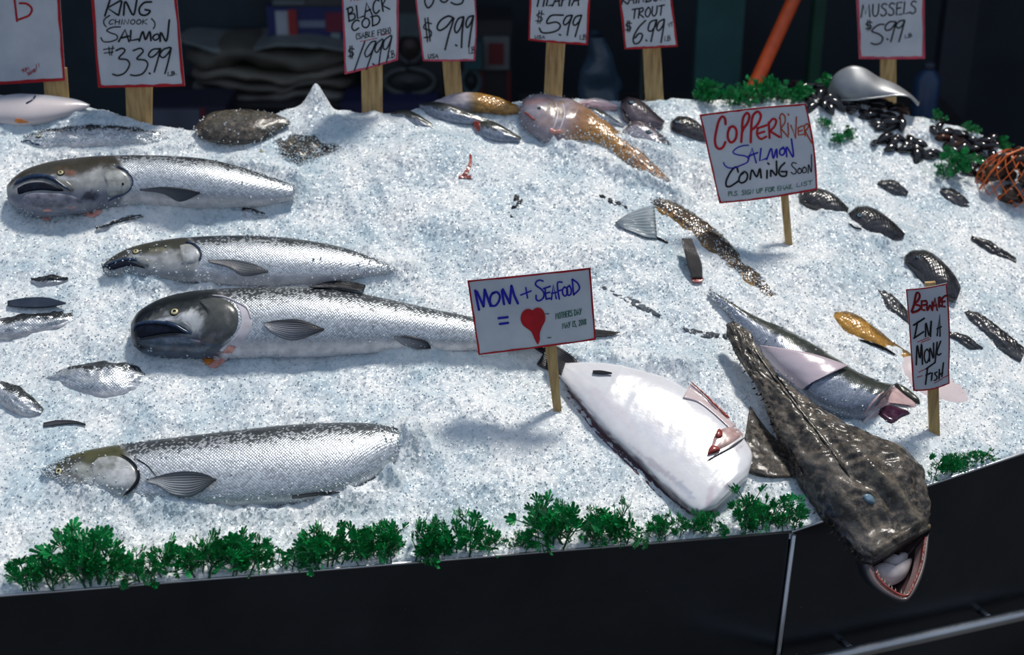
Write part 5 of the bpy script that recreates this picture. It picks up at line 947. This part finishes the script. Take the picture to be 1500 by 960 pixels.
# ------------------------------------------------------------------ green plastic garnish
def leaf_geo(mb, p, d, up, s_):
    d = unit(d); sd = unit(np.cross(d, up)+1e-6); 
    for a, L in ((-1.0, .75), (-.5, .95), (0, 1.1), (.5, .95), (1.0, .75)):
        e = d*math.cos(a)+sd*math.sin(a); f = unit(np.cross(e, up)); lift = up*.18*s_*(1 if a else 1.6)
        b = p+e*s_*.25; t = p+e*s_*L+lift
        mb.add([p, b+f*s_*.05, b+e*s_*.35+f*s_*.13+lift*.5, t-f*s_*.02, b+e*s_*.55+lift*.7, b+e*s_*.35-f*s_*.13+lift*.5, b-f*s_*.05, t+f*s_*.15-e*s_*.12, t-f*s_*.15-e*s_*.12],
               [(0, 1, 4, 6), (1, 2, 4), (2, 7, 4), (4, 3, 7), (4, 8, 3), (4, 5, 8), (6, 4, 5)])
def sprig_mesh(seed, Hh):
    rs_ = np.random.RandomState(seed); st = MB(); lf_ = MB(); z = np.array([0, 0, 1.0])
    bend = rs_.uniform(-.3, .3, 2)
    P = np.array([[bend[0]*Hh*t*t, bend[1]*Hh*t*t, Hh*t] for t in np.linspace(0, 1, 6)])
    st.tube(P, np.linspace(.0012, .0007, 6), 5); tips = [(P[-1], P[-1]-P[-2])]
    for i in range(6):
        t = rs_.uniform(.18, .92); a = rs_.uniform(0, 6.28); b = np.array([bend[0]*Hh*t*t, bend[1]*Hh*t*t, Hh*t]); L = Hh*rs_.uniform(.22, .48)
        d = np.array([math.cos(a), math.sin(a), rs_.uniform(.5, 1.1)]); m_ = b+d*L*.5; e_ = b+d*L*.95+z*L*.15
        st.tube([b, m_, e_], [.0009, .0008, .0006], 4); tips.append((e_, e_-m_))
        if rs_.rand() < .8:
            a2 = a+rs_.uniform(-1.2, 1.2); d2 = np.array([math.cos(a2), math.sin(a2), .8]); e2 = m_+d2*L*.5; st.tube([m_, e2], .0006, 4); tips.append((e2, d2))
    for p, d in tips:
        for q in range(1+(rs_.rand() < .5)):
            a = rs_.uniform(0, 6.28); dd_ = unit(d)+.45*np.array([math.cos(a), math.sin(a), .2]); up = unit(rs_.randn(3)*.35+np.array([0, -1, .8])); leaf_geo(lf_, p, dd_, up, rs_.uniform(.0085, .0125))
    return st, lf_
SPR = []
for i in range(7):
    st_, lf_ = sprig_mesh(40+i, .040)
    ms = bpy.data.meshes.new('stalk'); ms.from_pydata(st_.V, [], st_.F); ms.materials.append(M['stem'])
    ml = bpy.data.meshes.new('leaves'); ml.from_pydata(lf_.V, [], lf_.F); ml.materials.append(M['leaf']); SPR.append((ms, ml))
def clump(u, v, hpx, wpx, label, seed, nsp=None, z0=None, group='green plastic garnish', dens=1.0):
    rs_ = np.random.RandomState(seed); p, _ = hit(u, v+(7 if v > 600 else 0))
    mpx = np.linalg.norm(p-CAM)/F; r = empty('garnish_clump', p, label, 'garnish', group)
    Hh = hpx*mpx/.88; Wd = wpx*mpx
    n_ = nsp or int(max(4, min(26, wpx/7*dens+2)))
    tang = tB if p[0] > PB[0] else tA
    for i in range(n_):
        q = rs_.uniform(-.5, .5); hgt = Hh*(1-.5*abs(q)*2*.8)*rs_.uniform(.55, 1.0)/.040
        ms, ml = SPR[rs_.randint(7)]
        a = bpy.data.objects.new('stalk', ms); COL.objects.link(a); a.parent = r
        off = np.array([tang[0]*q*Wd*.85, tang[1]*q*Wd*.85, 0]) + np.array([-tang[1], tang[0], 0])*rs_.uniform(-.004, .008)
        zz = ice_at(p[0]+off[0], p[1]+off[1])
        a.location = (off[0], off[1], min(.02, max(-.02, zz-p[2]))-.002); sc_ = min(hgt, 1.6)
        a.scale = (max(sc_, .55),)*2+(sc_,); a.rotation_euler = (rs_.uniform(-.1, .55), rs_.uniform(-.45, .45)+q*.9, rs_.uniform(0, 6.28))
        a.rotation_mode = 'ZXY' if False else 'XYZ'
        b = bpy.data.objects.new('leaves', ml); COL.objects.link(b); b.parent = a
    return r
CL = [(42, 858, 38, 34, 'small garnish clump at the left end of the front rim'), (78, 857, 44, 34, 'second garnish clump from the left on the front rim, leaning a little'),
 (140, 853, 66, 74, 'tall bushy garnish clump on the rim below the nearest salmon head'), (226, 848, 54, 54, 'garnish clump just right of the tall bushy one at the left'), (300, 843, 66, 66, 'wide garnish clump on the rim below the nearest salmon pectoral fin'),
 (365, 838, 56, 62, 'garnish clump right beside the wide one, mid-left rim'), (435, 833, 44, 50, 'low garnish clump left of the one spilling over the rim'), (488, 829, 72, 66, 'tall garnish clump spilling over the steel rim'),
 (558, 822, 44, 80, 'low broad garnish clump right of the spilling one'), (612, 817, 50, 40, 'garnish clump with upright sprigs left of the high forked clump'), (666, 813, 64, 66, 'high forked garnish clump below the gap left of the heart sign'),
 (713, 809, 40, 16, 'single thin garnish sprig right of the high forked clump'), (757, 806, 24, 34, 'very small garnish sprig below the heart sign stake'), (820, 801, 70, 60, 'tallest garnish clump on the rim below the flatfish tail'),
 (880, 797, 42, 54, 'low garnish clump right of the tallest clump'), (918, 794, 48, 48, 'round garnish clump midway between tallest clump and flatfish'), (978, 789, 36, 64, 'flat garnish clump below the flatfish fringe'),
 (1028, 784, 32, 56, 'flat garnish clump below the flatfish corner'), (1088, 777, 50, 44, 'upright garnish clump between flatfish and monkfish'), (1140, 772, 44, 76, 'dense garnish clump at the counter corner against the monkfish'),
 (1378, 697, 34, 50, 'garnish clump on the side rim right of the monkfish head'), (1412, 687, 18, 20, 'tiny garnish scrap on the side rim between two clumps'), (1438, 681, 20, 24, 'small garnish clump nearest the right end of the side rim')]
for i, (u, v, hp_, wp_, lb) in enumerate(CL): clump(u, v, hp_, wp_, lb, 100+i)
BK = [(1050, 152, 30, 80, 'blurred garnish behind the upper left corner of the coming-soon sign'), (1115, 152, 32, 80, 'thick garnish above the coming-soon sign at the foot of the orange pole'), (1170, 150, 24, 50, 'garnish between orange pole and metal scoop'), (1208, 128, 30, 26, 'garnish sprig sticking up behind the metal scoop'),
 (1242, 208, 22, 38, 'bushy garnish on the ice just right of the coming-soon sign'), (1208, 186, 12, 20, 'small garnish bit at the upper right corner of the coming-soon sign'), (1376, 180, 18, 12, 'thin garnish sprig on the right crest'), (1420, 195, 12, 22, 'round garnish tuft on the right crest'), (1470, 212, 20, 30, 'garnish tuft at the right edge above the netted clams'), (1392, 262, 34, 40, 'garnish clump among mussels left of the netted clams')]
for i, (u, v, hp_, wp_, lb) in enumerate(BK): clump(u, v, hp_, wp_, lb, 200+i, dens=1.6)

# ------------------------------------------------------------------ mussels
def mussel_mesh():
    V = []; nu, nv = 13, 12
    for i in range(nu):
        t = i/(nu-1); w = .011*math.sin(math.pi*min(1, t**.7))**.8*(.55+.55*t); h = .0085*math.sin(math.pi*t**.85)**.8
        x = (t-.5)*.044; y0 = .006*math.sin(math.pi*t)-.002
        for j in range(nv):
            a = 2*math.pi*j/nv; V.append((x, y0+w*math.cos(a), h*math.sin(a)*(1-.25*abs(math.cos(a)))))
    Fc = [tuple(f) for f in grid_faces(nu, nv, True)]+[tuple(range(nv)), tuple((nu-1)*nv+j for j in range(nv-1, -1, -1))]
    me = bpy.data.meshes.new('mussel'); me.from_pydata(V, [], Fc); me.update(); me.polygons.foreach_set('use_smooth', np.ones(len(me.polygons), bool)); return me
mm = mussel_mesh(); mm.materials.append(M['mussel']); mm2 = mm.copy(); mm2.materials[0] = M['musselb']
MS = [(1150, 133), (1165, 128), (1180, 132), (1195, 130), (1172, 140), (1190, 142), (1205, 140), (1214, 147), (1226, 150), (1234, 142), (1246, 146), (1258, 150), (1203, 155), (1190, 160), (1212, 162), (1222, 156), (1186, 150),
 (1252, 160), (1262, 168), (1272, 172), (1244, 166), (1285, 152), (1298, 156), (1310, 160), (1322, 164), (1284, 164), (1292, 172), (1298, 184), (1288, 186), (1304, 178), (1316, 184), (1322, 178), (1294, 192), (1308, 190),
 (1284, 212), (1294, 206), (1306, 210), (1316, 206), (1326, 214), (1336, 218), (1304, 218), (1322, 222), (1338, 228), (1350, 226), (1360, 230), (1346, 236), (1368, 228), (1330, 208), (1342, 212),
 (1368, 192), (1378, 188), (1386, 196), (1396, 200), (1378, 204), (1390, 208), (1402, 208), (1410, 200), (1396, 216), (1408, 218), (1420, 222), (1432, 214), (1424, 206), (1440, 208), (1452, 206), (1446, 218), (1460, 214), (1412, 230), (1424, 236), (1436, 228), (1430, 244), (1440, 240), (1416, 246), (1400, 232), (1450, 230), (1388, 222), (1422, 256)]
rs_ = np.random.RandomState(5)
def where(u, v):
    if u < 1240: return 'glossy black mussel on the ice behind the coming-soon sign'
    if v < 195 and u < 1335: return 'glossy black mussel on the ice under the metal scoop mouth'
    if u < 1365: return 'glossy black mussel in the dark cluster midway to the netted clams'
    return 'glossy dark mussel in the heap above and left of the netted clams'
GRP = {}
for i, (u, v) in enumerate(MS):
    p, n = hit(u, v); lb = where(u, v); brown = i in (24, 31, 53, 55, 57)
    if brown: lb = lb.replace('glossy black', 'brownish').replace('glossy dark', 'brownish')
    o_ = bpy.data.objects.new('mussel', mm2 if brown else mm); COL.objects.link(o_); o_.location = p+np.array([0, 0, .002])
    o_.rotation_euler = (rs_.uniform(.1, .9), rs_.uniform(-.5, .5), rs_.uniform(0, 6.28)); k_ = rs_.uniform(.9, 1.4); o_.scale = (k_,)*3
    tag(o_, lb, 'mussel', lb.replace('glossy ', '').replace('mussel', 'mussels'))
# ------------------------------------------------------------------ netted clams at the right edge
np_, _ = hit(1464, 288); bc = np_+np.array([.030, .03, .022])
ax_, ay_, az_ = .068, .055, .062
net = empty('net_bag', np_, 'orange net bag holding brown clams at the right edge', 'net bag')
mbn = MB(); nl, nr_ = 16, 9
def bagp(a, b): 
    return bc+np.array([ax_*math.cos(a)*math.cos(b), ay_*math.sin(a)*math.cos(b), az_*math.sin(b)])*(1+.05*math.sin(3*a+2*b))
for i in range(nl):
    for sg in (1, -1):
        mbn.tube([bagp(2*math.pi*(i+sg*j*.5)/nl, -1.2+2.5*j/nr_) for j in range(nr_+1)], .0011, 4, False)
mbn.build('mesh_net', M['net'], net)
mbn = MB(); mbn.tube([bc+np.array([-ax_, 0, -.01])+np.array([0, -.02, 0]), bc+np.array([-ax_*.8, -.03, az_*.45]), bc+np.array([-ax_*.35, -.02, az_*.98]), bc+np.array([.02, 0, az_*1.15])], .0022, 6); mbn.build('draw_cord', M['net'], net)
def clam_mesh():
    V = []; nu, nv = 9, 14
    for i in range(nu):
        f = math.pi*i/(nu-1); 
        for j in range(nv):
            a = 2*math.pi*j/nv; V.append((.019*math.sin(f)*math.cos(a)*(1+.15*math.sin(a)), .016*math.sin(f)*math.sin(a), .011*math.cos(f)*(1+.02*math.cos(6*f))))
    me = bpy.data.meshes.new('clam'); me.from_pydata(V, [], [tuple(f) for f in grid_faces(nu, nv, True)]); me.update(); me.polygons.foreach_set('use_smooth', np.ones(len(me.polygons), bool)); me.materials.append(M['clam']); return me
cm = clam_mesh()
for i in range(34):
    while True:
        q = rs_.uniform(-1, 1, 3); l_ = np.linalg.norm(q)
        if .62 < l_ < .86: break
    o_ = bpy.data.objects.new('clam', cm); COL.objects.link(o_); o_.location = bc+q*np.array([ax_, ay_, az_]); o_.rotation_euler = rs_.uniform(0, 6.28, 3)
    tag(o_, 'brown clam inside the orange net bag', 'clam', 'clams in the net bag')

# ------------------------------------------------------------------ metal scoop lying on the crest
s0, _ = hit(1285, 160)
Tc = catmull([(1212, 132), (1222, 110), (1244, 97), (1264, 99), (1288, 113), (1312, 123), (1334, 138), (1346, 150)], 40)
Bc = catmull([(1214, 140), (1228, 147), (1248, 148), (1268, 146), (1292, 143), (1314, 140), (1332, 142), (1345, 154)], 40)
V = []; nw = 24; ys = s0[1]
for i in range(40):
    for j in range(nw):
        w_ = j/(nw-1)*1.6; dpt = .045*math.sin(math.pi*.5*min(1, i/14))
        if w_ <= 1: q = Tc[i]*(1-w_)+Bc[i]*w_; yy = ys+.01-dpt*math.sin(w_*math.pi*.5)
        else: f = w_-1; q = Tc[i]*(1-f)+Bc[i]*f; yy = ys+.01+dpt*math.sin(f*math.pi*.5)
        V.append(on_y(q[0], q[1], yy))
rows = [list(range(i*nw, i*nw+nw)) for i in range(40)]; n1 = int((nw-1)/1.6)
order = [n1-j for j in range(n1+1)]+list(range(n1+1, nw)); V = [V[i*nw+j] for i in range(40) for j in order]; nv = len(order); nu = 40
sc_ = empty('scoop', s0, 'curved bare metal scoop lying mouth-down on the crest of the ice', 'scoop')
bo = obj('bowl', V, [tuple(f) for f in grid_faces(nu, nv)], plain('worn_aluminium', (.34, .35, .36), .42, .55, var=.2, scale=20), sc_, True)
md = bo.modifiers.new('thickness', 'SOLIDIFY'); md.thickness = .003
MB().tube([V[i*nv] for i in range(nu)]+[V[(nu-1)*nv+j] for j in range(1, nv)], .0020, 8).build('rolled_rim', M['steelb'], sc_, True)
# orange pole leaning behind
pp = on_y(1104, 128, 3.12); pq = on_y(1176, -30, 3.30)
pole = MB().tube([pp-(pq-pp)*.35, pp, (pp+pq)/2, pq, pq+(pq-pp)*.8], .016, 16).build('orange_pole', plain('orange_paint', (.50, .065, .008), .4, var=.15), None, True, origin=pp-(pq-pp)*.35); tag(pole, 'orange pole leaning up to the right behind the garnish', 'pole')

# ------------------------------------------------------------------ dim stall interior behind the counter
def bx3(name, label, cat, px, y, d, m, group=None, parts=None, floor=False):
    (u0, v0, u1, v1) = px; a = on_y(u0, v1, y); b = on_y(u1, v0, y); b[1] = y+d
    if floor: a[2] = 0.0
    o_ = empty(name, ((a[0]+b[0])/2, y+d/2, a[2]), label, cat, group); mb = MB(); mb.box((a+b)/2, np.abs(b-a)/2); mb.build('box_body', m, o_)
    for (pn, (r0, q0, r1, q1), pm, out) in parts or []:
        a2 = on_y(r0, q1, y); b2 = on_y(r1, q0, y); c_ = (a2+b2)/2; c_[1] = y-out/2; mb = MB(); mb.box(c_, (abs(b2[0]-a2[0])/2, out/2, abs(b2[2]-a2[2])/2)); mb.build(pn, pm, o_)
    return o_
dk = lambda n, c, r=.6: plain(n, c, r, var=.25, scale=8, bump=0)
YB = 4.4
def wood_panel(name, px, y, m, label, cat): return bx3(name, label, cat, px, y, .06, m, floor=True)
bx3('back_counter', 'dark low bench behind the ice, under bottle and bag', 'bench', (760, 186, 1420, 420), 3.86, .35, dk('bench_black', (.012, .012, .014)), floor=True)
bx3('board', 'black upright board behind the dark plaques', 'board', (560, -60, 645, 300), 4.42, .05, dk('board_black', (.012, .016, .02)), floor=True)
wood_panel('wall_panel', (1000, -60, 1096, 420), 4.3, dk('teal_paint', (.018, .085, .085)), 'dark teal upright panel behind the trout sign', 'panel')
wood_panel('post', (926, -60, 950, 420), 4.1, dk('grey_green_paint', (.03, .045, .042)), 'narrow grey-green upright post behind the trout stake', 'post')
wood_panel('post', (1172, -60, 1200, 420), 4.2, dk('deep_green_paint', (.006, .055, .03)), 'narrow deep green post right of the orange pole', 'post')
wood_panel('post', (1378, -60, 1396, 420), 4.2, dk('slate_paint', (.015, .018, .028)), 'dim slate post right of the mussels sign', 'post')
wood_panel('wall_panel', (20, -60, 480, 66), 4.7, dk('navy_paint', (.012, .024, .036)), 'dark navy panel behind the king salmon sign', 'panel')
bt = empty('bottle', on_y(1352, 170, 3.9), 'dim blue bottle standing behind the right crest', 'bottle'); bb_ = on_y(1352, 172, 3.9); tt_ = on_y(1352, 92, 3.9); hh_ = tt_[2]-bb_[2]
MB().tube([bb_-[0, 0, .2], bb_+[0, 0, hh_*.72], bb_+[0, 0, hh_*.84], bb_+[0, 0, hh_*.9]], [.036, .036, .022, .014], 16).build('bottle_body', dk('blue_plastic', (.02, .05, .12), .3), bt, True)
MB().tube([bb_+[0, 0, hh_*.88], bb_+[0, 0, hh_]], [.016, .015], 12).build('cap', dk('slate_cap', (.03, .04, .06)), bt, True)
# folded grey sacks on a shelf
sk = empty('sack_pile', on_y(380, 160, YB), 'pile of folded grey-brown sacks on the shelf behind the ice peak', 'sacks')
def sack(px, y, m, seed, ends=True):
    (u0, v0, u1, v1) = px; a = on_y(u0, v1, y); b = on_y(u1, v0, y); nu, nv = 60, 20; V = []
    cx, cz = (a+b)[[0, 2]]/2; hx, hz = abs(b[0]-a[0])/2, abs(b[2]-a[2])/2
    for i in range(nu):
        f = -1+2*i/(nu-1); e_ = (1-abs(f)**6)**.5
        for j in range(nv):
            t = 2*math.pi*j/nv; w_ = vnoise(np.array([f*hx]), np.array([t*.06]), .06, seed)[0]; cs, sn = math.cos(t), math.sin(t)
            V.append((cx+f*hx, y+.14-.14*e_*abs(cs)**.6*np.sign(cs)-.02*w_, cz+hz*e_*abs(sn)**.7*np.sign(sn)*(1+.25*w_)+.012*math.sin(f*5+seed)))
    return obj('sack', V, [tuple(f) for f in grid_faces(nu, nv, True)], m, sk, True)
for i, (px_, c_) in enumerate((((262, 72, 520, 108), (.075, .070, .058)), ((270, 104, 520, 124), (.13, .12, .10)), ((278, 120, 515, 138), (.08, .075, .065)), ((272, 135, 520, 152), (.11, .105, .10)), ((250, 66, 560, 76), (.12, .14, .145)))):
    sack(px_, YB, dk('sack_cloth', c_), 3+i)
shf = bx3('shelf', 'dark shelf board carrying the folded sacks', 'shelf', (200, 153, 620, 158), YB-.05, .45, dk('shelf_board', (.02, .02, .025)))
cbx = bx3('carton', 'blue and red carton with a white picture, left of the cod sign', 'box', (394, 10, 505, 64), 4.5, .2, dk('blue_carton', (.012, .02, .10)), parts=[('white_picture', (406, 16, 432, 60), dk('white_print', (.30, .33, .38)), .003), ('red_stripe', (424, 14, 434, 54), dk('red_print', (.28, .02, .02)), .006), ('red_panel', (478, 18, 505, 46), dk('dark_red_print', (.13, .01, .03)), .004), ('white_band', (438, 30, 476, 40), dk('grey_print', (.14, .17, .24)), .004), ('pale_tab', (486, 48, 498, 66), dk('pale_print', (.16, .21, .23)), .004)])
bx3('carton', 'grey-brown carton on top of the blue and red one', 'box', (398, -40, 505, 9), 4.5, .2, dk('grey_carton', (.045, .045, .045)), parts=[('label_strip', (400, 0, 446, 7), dk('grey_label', (.10, .12, .13)), .003)])
bx3('carton', 'dim blue carton low behind the ice peak', 'box', (500, 150, 640, 176), 4.3, .2, dk('dim_blue_carton', (.012, .014, .06)))
bx3('carton', 'dim carton with a pale front low right of the king salmon stake', 'box', (220, 156, 330, 200), 4.2, .2, dk('dim_navy_carton', (.015, .015, .035)), parts=[('pale_front', (224, 160, 292, 196), dk('lilac_label', (.07, .08, .12)), .003), ('red_corner', (296, 158, 300, 186), dk('red_label', (.12, .01, .02)), .003)])
rd = bx3('framed_notice', 'red notice in a pale frame on the dark back, between 9.99 and tilapia signs', 'notice', (708, 55, 746, 102), 4.44, .02, dk('pale_frame', (.10, .11, .12)), parts=[('red_sheet', (716, 63, 738, 94), dk('red_sheet_', (.10, .006, .010)), .004)])
bx3('carton', 'teal-fronted carton behind the 9.99 sign stake', 'box', (680, 62, 706, 102), 4.40, .06, dk('teal_carton', (.01, .05, .06)))
bx3('cabinet', 'black red-edged cabinet carrying the framed notice', 'cabinet', (676, 30, 750, 300), 4.46, .2, dk('cabinet_black', (.010, .011, .016)), parts=[('red_post', (704, 104, 709, 240), dk('red_trim', (.10, .006, .012)), .006), ('red_post', (743, 104, 748, 240), dk('red_trim_', (.10, .006, .012)), .006)], floor=True)
def ringthing(name, label, cat, u, v, ru, rv, y, m1, m2):
    c_ = on_y(u, v, y); k_ = (y/ (FW@np.array([0, 1, 0])))/F; o_ = empty(name, c_, label, cat)
    P = [c_+np.array([ru*k_*math.cos(t), 0, rv*k_*math.sin(t)]) for t in np.linspace(0, 2*math.pi, 33)]
    MB().tube(P, .010, 8, False).build('rim', m1, o_, True)
    MB().add([c_+np.array([0, -.012, 0])]+[c_+(p-c_)*.92+np.array([0, .01, 0]) for p in P[:-1]], [(0, 1+j, 1+(j+1) % 32) for j in range(32)]).build('dial', m2, o_)
    return o_
ringthing('oval_plaque', 'dark oval plaque with a metal rim right of the cod sign', 'plaque', 600, 120, 34, 18, 4.41, dk('dull_metal_rim', (.04, .05, .055)), dk('plaque_black', (.018, .022, .025)))
ringthing('oval_plaque', 'round dim plaque above the oval one, between cod and 9.99 signs', 'plaque', 600, 70, 18, 20, 4.41, dk('dull_steel_rim', (.025, .03, .035)), dk('plaque_brown', (.03, .02, .02)))
ringthing('dial', 'small round dim dial right of the dark leaning stake', 'dial', 690, 120, 12, 16, 4.455, dk('dial_rim', (.04, .07, .085)), dk('dial_face', (.015, .02, .025)))
pv = empty('ribbed_vent', on_y(598, 60, 4.41), 'small ribbed grey-blue vent between cod and 9.99 signs', 'vent')
for i in range(6):
    u = 586+i*5; a = on_y(u, 52, 4.41); b = on_y(u+3, 20, 4.41); MB().box((a+b)/2, (abs(b[0]-a[0])/2, .01, abs(b[2]-a[2])/2)).build('slat', dk('vent_slat', (.07, .10, .11)) if i == 0 else bpy.data.materials['vent_slat'], pv)
# smoky blue plastic bag hanging in the dark between tilapia and trout
sg = empty('plastic_bag', on_y(868, 170, 3.9), 'smoky blue crumpled plastic bag in the dark between tilapia and trout stakes', 'bag')
V = []; nu, nv = 26, 24
for i in range(nu):
    t = i/(nu-1); cen = on_y(872+6*math.sin(t*4), 50+150*t, 3.9); rw = (.03+.05*t)*math.sin(math.pi*min(1, .12+t*.86))**.4
    for j in range(nv):
        a = 2*math.pi*j/nv; w_ = 1+.22*vnoise(np.array([a*.03]), np.array([t*.2]), .03, 12)[0]; V.append(cen+np.array([rw*math.cos(a)*w_, .05*math.sin(a)*w_, 0]))
kb = NT('smoky_plastic'); kb.set(Roughness=.25, Base_Color=(.04, .07, .11, 1)); nz_ = kb.noise(kb.pos(), 30); kb.bump(nz_.outputs[0], .6, .006)
obj('bag_body', V, [tuple(f) for f in grid_faces(nu, nv, True)], kb.m, sg, True)
print('scene built')
